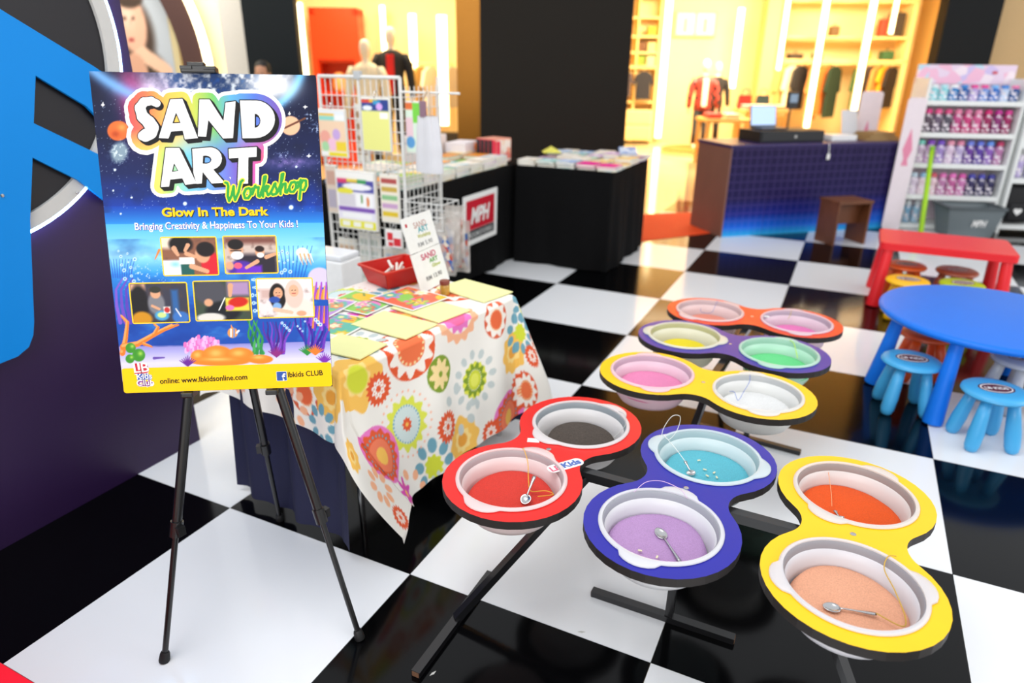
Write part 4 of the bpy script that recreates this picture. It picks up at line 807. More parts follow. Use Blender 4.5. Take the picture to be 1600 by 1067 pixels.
MB().prism(rrect(-.62, -.3, .62, .3, .03), .272, .30, [rrect(-.58, -.26, .58, .26, .02)]).obj('rim', RB, bn)
w4 = MB(); w4.prism(rrect(-.585, -.265, .585, .265, .02), .012, .285, [rrect(-.577, -.257, .577, .257, .02)]); w4.obj('walls', RB, bn); MB().prism(rrect(-.585, -.265, .585, .265, .02), 0, .012).obj('base', RB, bn)

# ------------------------------------------------------------------ sales counter and things on it
CA = math.atan2(.664, .748); CO = (.94, 6.05, 0)
ct = thing('sales_counter', 'dark blue grid-printed sales counter with a brown side panel', 'counter', CO, CA)
gm = bpy.data.materials.new('counter_grid'); gm.use_nodes = True; nt = gm.node_tree; tc = nt.nodes.new('ShaderNodeTexCoord'); se = nt.nodes.new('ShaderNodeSeparateXYZ'); nt.links.new(tc.outputs['Object'], se.inputs[0])
cr_ = ramp(se.outputs[2], [(0, '#2aa8e0'), (.10, '#1060d0'), (.24, '#14247e'), (.42, '#191246'), (1, '#1a0e3c')], 0, .98)
br_ = nt.nodes.new('ShaderNodeTexBrick'); br_.offset = 0; br_.inputs['Scale'].default_value = 1; br_.inputs['Mortar Size'].default_value = .008; br_.inputs['Brick Width'].default_value = .085; br_.inputs['Row Height'].default_value = .085
cmb = nt.nodes.new('ShaderNodeCombineXYZ'); nt.links.new(se.outputs[0], cmb.inputs[0]); nt.links.new(se.outputs[2], cmb.inputs[1]); nt.links.new(cmb.outputs[0], br_.inputs['Vector'])
mx = nt.nodes.new('ShaderNodeMix'); mx.data_type = 'RGBA'; mx.blend_type = 'ADD'; mx.inputs[0].default_value = 1
sc_ = nt.nodes.new('ShaderNodeMath'); sc_.operation = 'MULTIPLY'; sc_.inputs[1].default_value = .045; nt.links.new(br_.outputs['Fac'], sc_.inputs[0]); nt.links.new(sc_.outputs[0], mx.inputs[0]); nt.links.new(cr_, mx.inputs[6]); mx.inputs[7].default_value = (.5, .35, 1, 1)
nt.links.new(mx.outputs[2], nt.nodes['Principled BSDF'].inputs['Base Color']); nt.nodes['Principled BSDF'].inputs['Roughness'].default_value = .4; nt.nodes['Principled BSDF'].inputs['Specular IOR Level'].default_value = .2
MB().bb((.02, .012, .0), (2.30, .66, .955)).obj('cabinet', M('counter_inner', '#221a44', .5), ct)
for x0, x1 in ((.02, .52), (.525, 1.62), (1.625, 2.30)): MB().bb((x0, 0, 0), (x1, .012, .955)).obj('front_panel', gm, ct)
MB().bb((0, 0, 0), (.02, .66, .955)).obj('side_panel', M('counter_side', '#7a5346', .45, 0, .1, 6), ct); MB().bb((-.01, -.01, .955), (2.32, .68, .985), .004).obj('countertop', M('counter_top', '#2c1c58', .35), ct)
def on_counter(x, y, z=.985): c, s_ = math.cos(CA), math.sin(CA); return (CO[0]+x*c-y*s_, CO[1]+x*s_+y*c, z)
lp = thing('laptop', 'open laptop with pale blue screen standing on the black cash drawer', 'laptop', on_counter(.70, .40, 1.11), CA)
MB().box((0, -.02, .009), (.34, .24, .016), ch=.004).obj('keyboard_base', M('laptop_grey', '#4a4d52', .4, .5), lp)
o = MB().box((0, 0, .115), (.34, .012, .23), ch=.004).obj('lid', M('laptop_dark', '#22252a', .4), lp); o.matrix_local = T((0, .10, .016)) @ Matrix.Rotation(R(-12), 4, 'X'); MB().box((0, -.0068, .117), (.32, .001, .205)).obj('screen', M('screen_glow', '#a9c4e8', .3, emit=.55), o)
cdw = thing('cash_drawer', 'wide black cash drawer with round lock on the counter', 'cash drawer', on_counter(.85, .36), CA); MB().box((0, 0, .06), (.82, .42, .12), ch=.008).obj('case', M('drawer_black', '#131416', .5), cdw); MB().box((0, -.214, .058), (.78, .008, .09), ch=.003).obj('drawer_front', M('drawer_front', '#1b1d20', .45), cdw); MB().tube([(.03, -.218, .06), (.03, -.223, .06)], .016, 16).obj('lock', STEEL, cdw)
sn = thing('card_terminal', 'black card terminal on a stand behind the laptop', 'terminal', on_counter(1.08, .58), CA); MB().lathe([(.06, 0), (.06, .01), (.012, .02), (.012, .36)], n=16).obj('stand', BLACKM, sn, 40); o = MB().box((0, -.02, .42), (.13, .05, .18), ch=.01).obj('body', BLACKM, sn); MB().box((0, -.047, .44), (.1, .003, .09)).obj('screen', M('terminal_screen', '#8fa4b8', .2), o)
o = thing('menu_holder', 'pale upright card holder at the right end of the counter', 'card holder', on_counter(1.9, .5), CA); MB().box((0, 0, .006), (.22, .1, .012)).obj('base', WHITE, o); q = MB().box((0, 0, .16), (.22, .006, .30)).obj('card', M('card_grey', '#d9d9dc', .5), o); q.matrix_local = T((0, 0, .006)) @ Matrix.Rotation(R(-14), 4, 'X')
o = thing('paper_stack', 'stack of brown kraft papers on the right of the counter', 'papers', on_counter(2.02, .22), CA)
for k in range(4): MB().box((.02*(k % 2), .012*k, .012+.022*k), (.42-.03*k, .26, .02), R(4*k-5)).obj('bundle', M('kraft', '#a08052', .8), o)
tag(MB().box((0, 0, .03), (.34, .2, .06), ch=.006).obj('white_tray', WHITE, None, loc=on_counter(1.58, .3), rz=CA), 'shallow white tray between the cash drawer and the papers', 'tray')
tg = MB().tube(bez([(.0, -.02, .0), (0, -.035, -.05), (.01, -.03, -.12)]), .004, 6); tg.box((.01, -.03, -.14), (.035, .006, .06)); tag(tg.obj('price_tag', PAPER, None, loc=on_counter(1.2, .0), rz=CA), 'small white tag hanging over the counter front edge', 'tag')
# little wooden stool
ws = thing('wooden_stool', 'brown wooden box stool with two side boards in front of the counter', 'stool', (2.13, 6.46, 0), R(40)); WD = M('stool_wood', '#6a3c20', .45, 0, .3, 7)
MB().bb((-.21, -.16, .435), (.21, .16, .465)).obj('seat', WD, ws)
for sx in (-1, 1): MB().bb((sx*.19-.012, -.15, 0), (sx*.19+.012, .15, .435)).obj('side_board', WD, ws)
MB().bb((-.178, -.012, .20), (.178, .012, .435)).obj('rail', WD, ws)

# ------------------------------------------------------------------ bottle shelf
SA = R(18); SO = Vector((2.75, 7.54, 0))
def onsh(x, y, z): c, s_ = math.cos(SA), math.sin(SA); return (SO.x+x*c-y*s_, SO.y+x*s_+y*c, z)
sh = thing('display_shelf', 'white display shelf packed with colourful drinking bottles', 'shelf', tuple(SO), SA); SWH = M('shelf_white', '#e9ecea', .45)
SHZ = (1.43, 1.09, .755, .40, .06)
for x in (-.03, .97): MB().bb((x, 0, 0), (x+.03, .42, 1.66)).obj('side_panel', SWH, sh)
MB().bb((0, .40, 0), (.97, .42, 1.80)).obj('back_panel', M('shelf_pink', '#eddbe6', .5), sh)
for z in SHZ: MB().bb((0, .0, z-.05), (.97, .40, z)).obj('shelf_board', SWH, sh)
hd = MB().bb((-.03, .36, 1.60), (1.0, .40, 1.80)).obj('header', VOR('header_print', ['#e9d3e6', '#f2bcd4', '#e9d3e6', '#bcdcec', '#f4e4ec', '#cfc0e8'], 9), sh); MB().box((.78, .355, 1.72), (.05, .006, .03), ch=.002).obj('header_logo', M('logo_red', '#d04a5a', .5), sh)
bp = {}
ORD = ['first', 'second', 'third', 'fourth', 'fifth', 'sixth', 'seventh', 'eighth', 'ninth']
def bottle(row, x, y, z, body, capc, lab, h=.21, w_=.031):
    k = (body, capc, h)
    if k not in bp:
        a = MB().lathe([(0, 0), (w_*.9, 0), (w_, .006), (w_, h*.28), (w_*.86, h*.42), (w_, h*.56), (w_, h*.70), (w_*.55, h*.80), (w_*.5, h*.84)], n=14).mesh('body', VOR('bottle_'+body, [body, body, '#f0e8ee', body], 34, .25), 45)
        b = MB().lathe([(w_*.72, h*.80), (w_*.78, h*.82), (w_*.74, h*.94), (w_*.5, h), (0, h)], n=14).mesh('cap', M('cap_'+capc, capc, .35), 45); bp[k] = (a, b)
    t = link('drinking_bottle', bp[k][0]); t.location = onsh(x, y, z); t.rotation_euler = (0, 0, SA); tag(t, lab, 'bottle', 'bottles on the white display shelf'); c = link('cap', bp[k][1], t)
rows = [(0, .165, [('#8fd4dc', '#e6eef0'), ('#8fd4dc', '#b8e4ec'), ('#2f7fc0', '#f2f2f4'), ('#1f5fa8', '#2f86d0'), ('#b8a4d8', '#e84a9a'), ('#7a9ad8', '#e84a9a'), ('#2f6fc4', '#7ab8f0'), ('#bcd0ec', '#3a86d8'), ('#2a5a9a', '#f080b0')], ('in the aqua and blue row on the top shelf'),),
        (1, .25, [('#5a4a58', '#e0408a'), ('#6a5a70', '#f0609a'), ('#54505e', '#e0508a'), ('#c04a86', '#f088b0'), ('#c83a7a', '#e07aa8'), ('#d05a90', '#f090b8'), ('#9a1f5a', '#d8287a'), ('#8a2a70', '#c8309a'), ('#a01f60', '#e0409a')], 'in the magenta row on the second shelf'),
        (2, .25, [('#c8b0c8', '#7ad0c0'), ('#c8a0cc', '#8a4ac0'), ('#a088c8', '#7a50c8'), ('#d8c0d8', '#f0a0b8'), ('#b8a8d0', '#e890b0'), ('#6a3a9a', '#7a8ae8'), ('#5a3aa0', '#6a7ae0'), ('#8a5ab8', '#6a9af0'), ('#b878a8', '#c83a6a')], 'in the purple row on the third shelf'),
        (3, .24, [('#d8c8dc', '#c8dcec'), ('#e8d4dc', '#9ac8e8'), ('#e8c8d0', '#d85a6a'), ('#b87aa8', '#e87ac0'), ('#c0609a', '#f07ac8'), ('#c878b0', '#e05ab0'), ('#2f2a5a', '#4a4ab0'), ('#34305e', '#5050b8'), ('#2a2854', '#4444a0')], 'in the pink and navy row, fourth shelf')]
for r_, h, lst, lab in rows:
    for i, (bc, cc_) in enumerate(lst): bottle(r_, .072+i*.104, .10, SHZ[r_], bc, cc_, '%s bottle from the left, %s' % (ORD[i], lab), h, .0505)
for k, xx in enumerate((.10, .2, .78, .88)): bottle(4, xx, .15, SHZ[4], ['#8ab8d8', '#a0c8e0', '#d8a0b8', '#c890a8'][k], '#e8eef2', ORD[k]+' pale bottle from the left on the lowest shelf behind the grey crate', .25, .044)
def tall_panel(label, l, d, h, w_, ang): 
    t = thing('sign_panel', label, 'sign', onsh(l, d, 0), SA+R(ang)); MB().prism(rrect(-w_/2, 0, w_/2, h, .04), -.008, .008).obj('board', M('panel_pink', '#ecdfe4', .5), t).matrix_local = frame((0, 0, 0), (1, 0, 0), (0, 0, 1))
    f_ = MB().prism([(-.05, .62*h), (.0, .78*h), (.05, .62*h), (.02, .55*h), (.035, .5*h), (-.035, .5*h), (-.02, .55*h)], .008, .010).obj('printed_figure', M('panel_rose', '#e58aa8', .5), t); f_.matrix_local = frame((0, 0, 0), (1, 0, 0), (0, 0, 1)); return t
tall_panel('narrow pale pink sign panel attached in front of the bottle shelf', -.13, -.06, 1.46, .19, -6); tall_panel('narrow pale pink sign panel standing further left, behind the counter end', -.38, .62, 1.50, .24, -4)
cr = thing('grey_crate', 'grey plastic crate with white lettering in front of the bottle shelf', 'crate', onsh(.58, -.25, 0), SA); GP = M('crate_grey', '#6a7478', .5)
MB().rings([[(-.22, -.15, 0), (.22, -.15, 0), (.22, .15, 0), (-.22, .15, 0)], [(-.29, -.2, .33), (.29, -.2, .33), (.29, .2, .33), (-.29, .2, .33)], [(-.275, -.185, .33), (.275, -.185, .33), (.275, .185, .33), (-.275, .185, .33)], [(-.205, -.135, .02), (.205, -.135, .02), (.205, .135, .02), (-.205, .135, .02)]], cap=True).obj('tub', GP, cr)
MB().prism(rrect(-.31, -.22, .31, .22, .03), .325, .35, [rrect(-.275, -.185, .275, .185, .02)]).obj('rim', M('crate_rim', '#4c5558', .5), cr)
o = text('lettering', 'MPH', WHITE, cr, frame((-.02, -.186, .14), (1, 0, 0), (0, -.15, 1)), width=.15, height=.075, shear=.2, offset=.03)
gp = thing('green_pole', 'bright lime green toy pole leaning on the bottle shelf', 'pole', onsh(.10, -.34, 0), SA)
MB().tube([(0, 0, 0), (0, .0, .02), (.04, .30, .92)], [.026, .028, .024], 12).obj('foam_tube', M('lime_foam', '#a4d61e', .6), gp, True); MB().tube([(.04, .295, .90), (.043, .312, .945)], .028, 12).obj('end_cap', M('lime_cap', '#7fb414', .5), gp)
s2 = thing('low_shelf', 'second white shelf unit at the right picture edge with black bags', 'shelf', onsh(1.06, -.05, 0), SA)
for z in (.10, .62, 1.0): MB().bb((0, 0, z-.05), (1.1, .4, z)).obj('shelf_board', SWH, s2)
MB().bb((0, .38, 0), (1.1, .4, 1.5)).obj('back_panel', SWH, s2); MB().bb((-.03, 0, 0), (0, .4, 1.55)).obj('side_panel', SWH, s2)
for k, (xx, lab) in enumerate(((.16, 'black backpack with a white heart on the second shelf unit'), (.55, 'black backpack farther right on the second shelf unit'))):
    bgp = thing('backpack', lab, 'bag', onsh(1.06+xx, .1, .105), SA); MB().box((0, 0, .22), (.30, .22, .42), ch=.05).obj('body', M('bag_black', '#101014', .7), bgp, True); MB().box((0, -.12, .14), (.22, .05, .2), ch=.02).obj('pocket', M('bag_black', '#101014', .7), bgp, True); MB().tube(bez([(-.05, 0, .42), (-.04, 0, .47), (.04, 0, .47), (.05, 0, .42)]), .008, 6).obj('handle', BLACKM, bgp)
    if k == 0:
        hp = [(.045*16*math.sin(t_)**3/16, .045*(13*math.cos(t_)-5*math.cos(2*t_)-2*math.cos(3*t_)-math.cos(4*t_))/16) for t_ in np.linspace(0, 2*math.pi, 25)[:-1]]; MB().prism(hp[::-1], 0, .004).obj('heart', WHITE, bgp).matrix_local = frame((-.02, -.147, .15), (1, 0, 0), (0, 0, 1))
for k in range(4): bottle(5, 1.16+k*.12, .1, .625, ['#b8a8d8', '#8a7ac0', '#e0b8d0', '#9ab0e0'][k], '#e8e0f0', ORD[k]+' lilac bottle from the left on the second shelf unit above the bags', .24, .044)

# ------------------------------------------------------------------ book tables
def cloth_box(name, label, x0, y0, x1, y1, h, seed):
    t = thing('book_table', 'table hidden under the black cloth '+label.replace('over ', 'of '), 'table', ((x0+x1)/2, (y0+y1)/2, 0))
    MB().bb((-(x1-x0)/2+.02, -(y1-y0)/2+.02, h-.04), ((x1-x0)/2-.02, (y1-y0)/2-.02, h-.012)).obj('tabletop', M('table_grey', '#b8b8b4', .5), t)
    for sx in (-1, 1):
        for sy in (-1, 1): MB().cyl((sx*((x1-x0)/2-.08), sy*((y1-y0)/2-.08), 0), (sx*((x1-x0)/2-.08), sy*((y1-y0)/2-.08), h-.04), .015).obj('leg', STEEL, t)
    per = []; n = 60
    L1, L2 = x1-x0, y1-y0; tot = 2*(L1+L2)
    def pt(s_):
        s_ %= tot
        if s_ < L1: return (x0+s_, y0), (0, -1)
        s_ -= L1
        if s_ < L2: return (x1, y0+s_), (1, 0)
        s_ -= L2
        if s_ < L1: return (x1-s_, y1), (0, 1)
        return (x0, y1-(s_-L1)), (-1, 0)
    N_ = 160; rs = []
    for k in range(9):
        f = k/8; z = (h-.008)*(1-f)+.008*f; ring = []
        for j in range(N_):
            s_ = tot*j/N_; (px, py), (nx, ny) = pt(s_); a = f*(.012+.016*math.sin(s_*11+seed)+.008*math.sin(s_*27+seed*2)); ring.append((px+nx*a, py+ny*a, z))
        rs.append(ring)
    mb = MB(); mb.rings(rs[::-1], cap=False); mb.add([(x0, y0, h-.006), (x1, y0, h-.006), (x1, y1, h-.006), (x0, y1, h-.006)], [(0, 1, 2, 3)])
    tag(mb.obj(name, DARKC, None, 50), 'black floor-length cloth draped '+label, 'tablecloth')
cloth_box('black_tablecloth', 'over the corner book table with the pink edged books', -.64, 4.10, .275, 5.25, .90, 1.0)
cloth_box('black_tablecloth', 'over the side book table carrying the red logo banner', -1.6, 2.42, -.70, 4.55, .90, 2.6)
# banner
bnr = thing('logo_banner', 'white bordered square banner with red panel and white capitals on the black cloth', 'banner', X=frame((-.664, 3.14, .33), (0, 1, 0), (.02, 0, 1)))
MB().prism(rrect(0, 0, .61, .42, .01), 0, .003).obj('backing', PAPER, bnr); MB().prism(rrect(.055, .125, .555, .375, .004), .003, .004).obj('red_panel', M('banner_red', '#c8142c', .5), bnr); MB().prism(rrect(.055, .045, .555, .122, .004), .003, .004).obj('black_panel', M('banner_black', '#22262a', .5), bnr)
text('lettering', 'MPH', PAPER, bnr, T((.13, .18, .005)), width=.34, height=.13, shear=.25, offset=.04); text('lettering', 'BOOKSTORES', PAPER, bnr, T((.10, .062, .005)), width=.42, height=.04)
# books
COV = [VOR('cover_%d' % i, c, 14) for i, c in enumerate((['#e9e4d8', '#b8d4e0', '#f0e8c8'], ['#f2d8d0', '#e8a0a0', '#f6efe8'], ['#d8e8d0', '#a8d0b0', '#f2f0e0'], ['#f4e0a8', '#f0c060', '#f8f4e8'], ['#c8d8ec', '#8aa8d8', '#eef0f6'], ['#e8d0e8', '#c090c8', '#f6eef6'], ['#f6f2ea', '#e8dcc8', '#d8d0c8'], ['#c8e4e0', '#5fb0b0', '#e8f2ee']))]
COV += [M('cover_pink', '#f0289a', .4), M('cover_green', '#7ab83a', .4), M('cover_orange', '#f0942c', .4), M('cover_teal', '#1f8a8a', .4), M('cover_purple', '#7a2a9a', .4), M('cover_cream', '#efe6dc', .4)]
PGS = M('book_pages', '#e4e2d6', .8, 0, .08, 90); bkm = {}
def book(x, y, z, rz, w_, d_, h_, ci, label, group, tilt=0):
    k = (round(w_, 3), round(d_, 3), round(h_, 3), ci)
    if k not in bkm:
        c = MB(); c.bb((-w_/2, -d_/2, 0), (w_/2, d_/2, .0025)); c.bb((-w_/2, -d_/2, h_-.0025), (w_/2, d_/2, h_)); c.bb((-w_/2, -d_/2, .0025), (-w_/2+.0025, d_/2, h_-.0025)); bkm[k] = (c.mesh('cover', COV[ci]), MB().bb((-w_/2+.0025, -d_/2+.004, .0025), (w_/2-.004, d_/2-.004, h_-.0025)).mesh('pages', PGS))
    o = link('book', bkm[k][0]); o.location = (x, y, z); o.rotation_euler = (tilt, 0, rz); tag(o, label, 'book', group); link('pages', bkm[k][1], o); return o
random.seed(11)
G1, G2 = 'books stacked on the side book table', 'books laid out on the corner book table'
for a, y in enumerate(np.arange(2.56, 4.0, .235)):
    for b_, x in enumerate((-.80, -.98, -1.16, -1.36)):
        if b_ == 3 and a > 3: continue
        z = .897; n = (3 if b_ == 0 else random.choice((2, 3)))
        for k in range(n):
            h_ = random.choice((.026, .032)); ci = random.choice(range(8)) if k < n-1 else random.choice((0, 2, 3, 4, 6, 7, 9, 10, 11))
            book(x+random.uniform(-.006, .006), y+random.uniform(-.008, .008), z, random.uniform(-.04, .04), .165, .225, h_, ci, '%s book, %s stack from the near end, %s row of the side book table' % (ORD[k] + ' lowest' if k else 'lowest', ORD[a], ('front', 'second', 'third', 'rear')[b_]), G1); z += h_+.0004
        if b_ == 2 and a in (1,): book(x, y, z, math.pi/2, .165, .225, .03, 13, 'cream book topping a third row stack of the side book table', G1)
for a, y in enumerate(np.arange(4.22, 5.2, .245)):
    for b_, x in enumerate(np.arange(-.55, .25, .19)):
        z = .897; n = 1 if (a + b_) % 3 else 2
        if a == 0: n = 2
        for k in range(n):
            h_ = random.choice((.018, .024, .03)); ci = 8 if (a == 0 and k == n-1 and b_ >= 3) else (12 if (a == 3 and b_ == 4) else random.choice(range(8)))
            lab = '%s%s book, %s from left in the %s row, corner book table' % ('upper ' if k else ('lower ' if n > 1 else ''), 'hot pink' if ci == 8 else ('purple' if ci == 12 else 'pastel'), ORD[b_], ('front', 'second', 'third', 'fourth', 'rear')[min(a, 4)])
            book(x+random.uniform(-.008, .008), y+random.uniform(-.01, .01), z, (-math.pi/2 if a == 0 else random.uniform(-.1, .1)), .165 if a else .21, .225 if a else .17, h_, ci, lab, G2); z += h_+.0004
    
book(.14, 4.98, .965, .4, .165, .225, .024, 4, 'pale blue book propped askew near the far edge of the corner book table', G2, R(10))
bxs = [('box_set', 'boxed book set with red spine and black grid end on the side book table', (-.93, 4.22, .90), (.22, .24, .21), '#e89a84'), ('white_carton', 'white carton standing at the back of the side book table', (-1.45, 3.85, .90), (.26, .36, .24), '#efe2dc'), ('white_carton', 'low white carton with an orange spot in front of the boxed set', (-1.2, 4.10, .975), (.2, .30, .10), '#e9e4ea')]
for nm, lab, (x, y, z), d, c in bxs:
    t = thing(nm, lab, 'box', (x, y, z), R(-14) if nm == 'box_set' else R(4)); MB().box((0, 0, d[2]/2), d, ch=.006).obj('carton', M('carton_'+c, c, .6), t)
    if nm == 'box_set':
        MB().box((0, -d[1]/2-.001, d[2]/2), (d[0]*.98, .003, d[2]*.96)).obj('red_end', M('box_red', '#d82a48', .5), t)
        for k in range(6): MB().box((-d[0]/2+.025+k*.05, -d[1]/2-.003, d[2]/2), (.042, .003, d[2]*.9)).obj('spine', M('box_black', '#26282c', .5) if k < 4 else M('box_red', '#d82a48', .5), t)
        MB().box((d[0]/2+.001, 0, d[2]/2), (.003, d[1]*.9, d[2]*.9)).obj('side_print', VOR('box_print', ['#f0a488', '#f4c8a0', '#e87a6a', '#f6e6d8'], 16), t)
    if 'orange' in lab: MB().tube([(d[0]/2+.001, .08, d[2]/2), (d[0]/2+.003, .08, d[2]/2)], .035, 18).obj('spot', M('spot_orange', '#f0902a', .5), t)
tag(MB().prism([(-.09, 0), (.09, 0), (.0, .05)], -.08, .08).obj('paper_tent', M('tent_yellow', '#e6e060', .6), None, X=TR(-.55, 4.72, .955, .5) @ Matrix.Rotation(R(90), 4, 'X')), 'folded yellow paper tent standing among the books', 'card')

# ------------------------------------------------------------------ wire rack with hanging packs
rk = thing('wire_rack', 'white wire grid rack hung with craft packs behind the poster', 'rack', (-.73, 2.0, 0)); WIRE = M('white_wire', '#dcdcd8', .4)
RW, RHt = .31, 1.66
for sx in (-1, 1): MB().tube([(sx*RW, 0, 0), (sx*RW, 0, RHt)], .011, 10).obj('post', WIRE, rk)
MB().tube([(-RW, 0, RHt), (RW, 0, RHt)], .011, 10).obj('top_rail', WIRE, rk); MB().box((0, 0, RHt+.01), (.05, .03, .05), ch=.005).obj('joiner', M('joiner_grey', '#b4b8ba', .4), rk); MB().tube([(0, .0, .02), (0, 0, RHt)], .009, 8).obj('centre_post', WIRE, rk)
for sx in (-1, 1): MB().box((sx*RW, 0, .012), (.05, .45, .024), ch=.005).obj('foot', WIRE, rk)
vme = MB().tube([(0, 0, .1), (0, 0, RHt)], .0036, 5).mesh('wire', WIRE); hme = MB().tube([(-RW, 0, 0), (RW, 0, 0)], .0036, 5).mesh('wire', WIRE)
for k in range(13): link('wire', vme, rk, (-RW+.047+k*.044, .004, 0))
for k in range(22): link('wire', hme, rk, (0, -.002, .12+k*.068))
sd = MB().tube([(0, 0, 0), (0, .42, 0)], .0036, 5).mesh('wire', WIRE)
for k in range(22): link('wire', sd, rk, (RW, .0, .12+k*.068))
sv = MB().tube([(0, 0, .1), (0, 0, RHt-.05)], .003, 5).mesh('wire', WIRE)
for k in range(8): link('wire', sv, rk, (RW, .05+k*.05, 0))
MB().tube([(RW, .43, 0), (RW, .43, RHt)], .011, 10).obj('post', WIRE, rk)
arm = MB().tube([(RW, .0, 1.58), (RW+.40, .02, 1.58)], .007, 8).obj('side_arm', WIRE, rk)
def pack(label, x0, x1, z0, z1, y, base, regs, thick=.02, clear=True, rz=0):
    W_, H_ = x1-x0, z1-z0; t = thing('craft_pack', label, 'pack', ((x0+x1)/2, y, z0), rz, 'craft packs on the wire rack')
    def fn(x, yy):
        p = Paint(x*100, yy*100, base)
        for r_ in regs:
            if r_[0] == 'r': p.rect(*r_[1:5], r_[5], 2)
            else: p.ell(*r_[1:5], r_[5], .2)
        return p.c
    MB().box((0, .004, H_/2), (W_, thick, H_), ch=min(.006, thick*.3)).obj('sleeve', M('pack_clear', '#e6e4dc', .25), t)
    print_grid('print', W_*.94, H_*.94, 40, 50, fn, VC('pack_print', .3, .2), t, frame((-W_*.47, -thick/2+.003, H_*.03), (1, 0, 0), (0, 0, 1)))
    MB().tube(bez([(0, .02, H_+.03), (0, 0, H_+.035), (0, -.01, H_+.01), (0, 0, H_-.01)]), .003, 6).obj('hook', STEEL, t); return t
pack('clear craft pack with orange and yellow picture beside the poster edge', -1.03, -.81, 1.17, 1.47, 1.955, '#f3d3b4', [('r', 0, 0, 100, 12, '#e8eef4'), ('r', 0, 13, 100, 22, '#8fd8cc'), ('r', 60, 10, 100, 22, '#f4f6f8'), ('r', 0, 7, 60, 12, '#e8c04a'), ('e', 20, 60, 20, 16, '#f0a898'), ('e', 64, 52, 15, 12, '#c8a8e0'), ('e', 46, 74, 18, 14, '#f4c4dc'), ('e', 18, 80, 14, 12, '#a8d8a4'), ('r', 60, 68, 100, 88, '#f0d23a'), ('r', 0, 90, 100, 100, '#f2f2f0'), ('r', 30, 92, 100, 100, '#ecd820')])
pack('yellow-green card pack with dark rainbow header in the middle of the wire rack', -.685, -.47, 1.225, 1.545, 1.955, '#e6e68a', [('r', 0, 0, 100, 22, '#28408a'), ('r', 0, 0, 40, 7, '#d84a3a'), ('r', 30, 0, 60, 6, '#e8b83a'), ('r', 44, 2, 70, 10, '#3a9ac8'), ('e', 22, 17, 18, 5, '#e8f0f8'), ('e', 66, 14, 12, 7, '#d8a8e8'), ('r', 66, 25, 96, 37, '#f4f4f0')])
pack('purple and white sand art pack with yellow base hung below the yellow pack', -.915, -.60, .715, 1.10, 1.94, '#f0eef2', [('r', 0, 0, 100, 12, '#f4f2ec'), ('r', 2, 13, 100, 34, '#4a4aa0'), ('r', 2, 12, 28, 20, '#d83a6a'), ('r', 28, 12, 60, 18, '#e8c83a'), ('r', 56, 12, 80, 19, '#3a9a5a'), ('e', 55, 25, 40, 6, '#f4f4f8'), ('e', 22, 34, 22, 6, '#e8e040'), ('r', 4, 38, 48, 60, '#d8d4dc'), ('r', 52, 38, 94, 60, '#f8f8f8'), ('e', 66, 46, 3, 8, '#5a9a4a'), ('e', 82, 50, 4, 9, '#e0803a'), ('r', 2, 62, 100, 70, '#7a50b0'), ('r', 2, 70, 100, 86, '#e8e4f0'), ('r', 10, 72, 90, 82, '#f6f6f6'), ('r', 2, 86, 100, 100, '#e6e02a'), ('r', 8, 88, 30, 97, '#f4f4e8'), ('r', 38, 88, 60, 97, '#f4f4e8'), ('r', 68, 88, 92, 97, '#f4f4e8')], .03)
pack('red and white printed pack low on the right of the wire rack', -.56, -.43, .62, .74, 1.96, '#f2eeec', [('r', 10, 15, 45, 60, '#d8303a'), ('r', 50, 45, 95, 90, '#d8303a'), ('r', 15, 70, 45, 95, '#d8303a')])
pack('green and orange pack hanging on the right side of the wire rack', -.41, -.30, 1.22, 1.53, 2.03, '#d8ead8', [('r', 0, 0, 50, 14, '#e0703a'), ('r', 50, 0, 100, 40, '#7ad04a'), ('r', 0, 30, 50, 70, '#e8c8d0'), ('e', 30, 80, 30, 12, '#5a9ad0')])
pack('multicoloured bead tray pack on the right of the purple pack', -.585, -.44, .78, 1.09, 1.965, '#ece4d4', [('r', 6, 6+18*k, 94, 16+18*k, c) for k, c in enumerate(('#b04a4a', '#c8a84a', '#8ac08a', '#c8a0c8', '#e0c02a'))])
pack('pale pack of small coloured parts hidden lower on the wire rack', -1.02, -.93, .80, 1.12, 1.965, '#d8c8b8', [('r', 10, 10, 90, 40, '#c8a090'), ('r', 10, 50, 90, 90, '#b0a8b8')])
for k, (x0, x1, z0, z1, c1, c2, lab) in enumerate(((-1.02, -.86, .22, .62, '#efe9dc', '#d8b89a', 'beige card pack at the lower left of the wire rack'), (-.84, -.66, .30, .68, '#f2efe6', '#c8d0c8', 'white card pack at the lower middle of the wire rack'), (-.64, -.45, .22, .60, '#ece4d6', '#b8c8d8', 'pale blue striped pack at the lower right of the wire rack'), (-.80, -.70, 1.14, 1.5, '#f0ece2', '#b89878', 'narrow brown beaded pack left of the yellow pack'))):
    pack(lab, x0, x1, z0, z1, 2.03, c1, [('r', 8, 10+22*j, 92, 22+22*j, c2) for j in range(4)])
wb = thing('white_box', 'white box in clear wrap standing at the foot of the wire rack', 'box', (-.50, 1.36, 0)); MB().bb((-.13, -.09, 0), (.13, .09, .70), .01).obj('carton', WHITE, wb); MB().bb((-.125, -.085, .70), (.125, .085, .735), .01).obj('clear_wrap', M('wrap', '#e6e8ea', .15), wb)
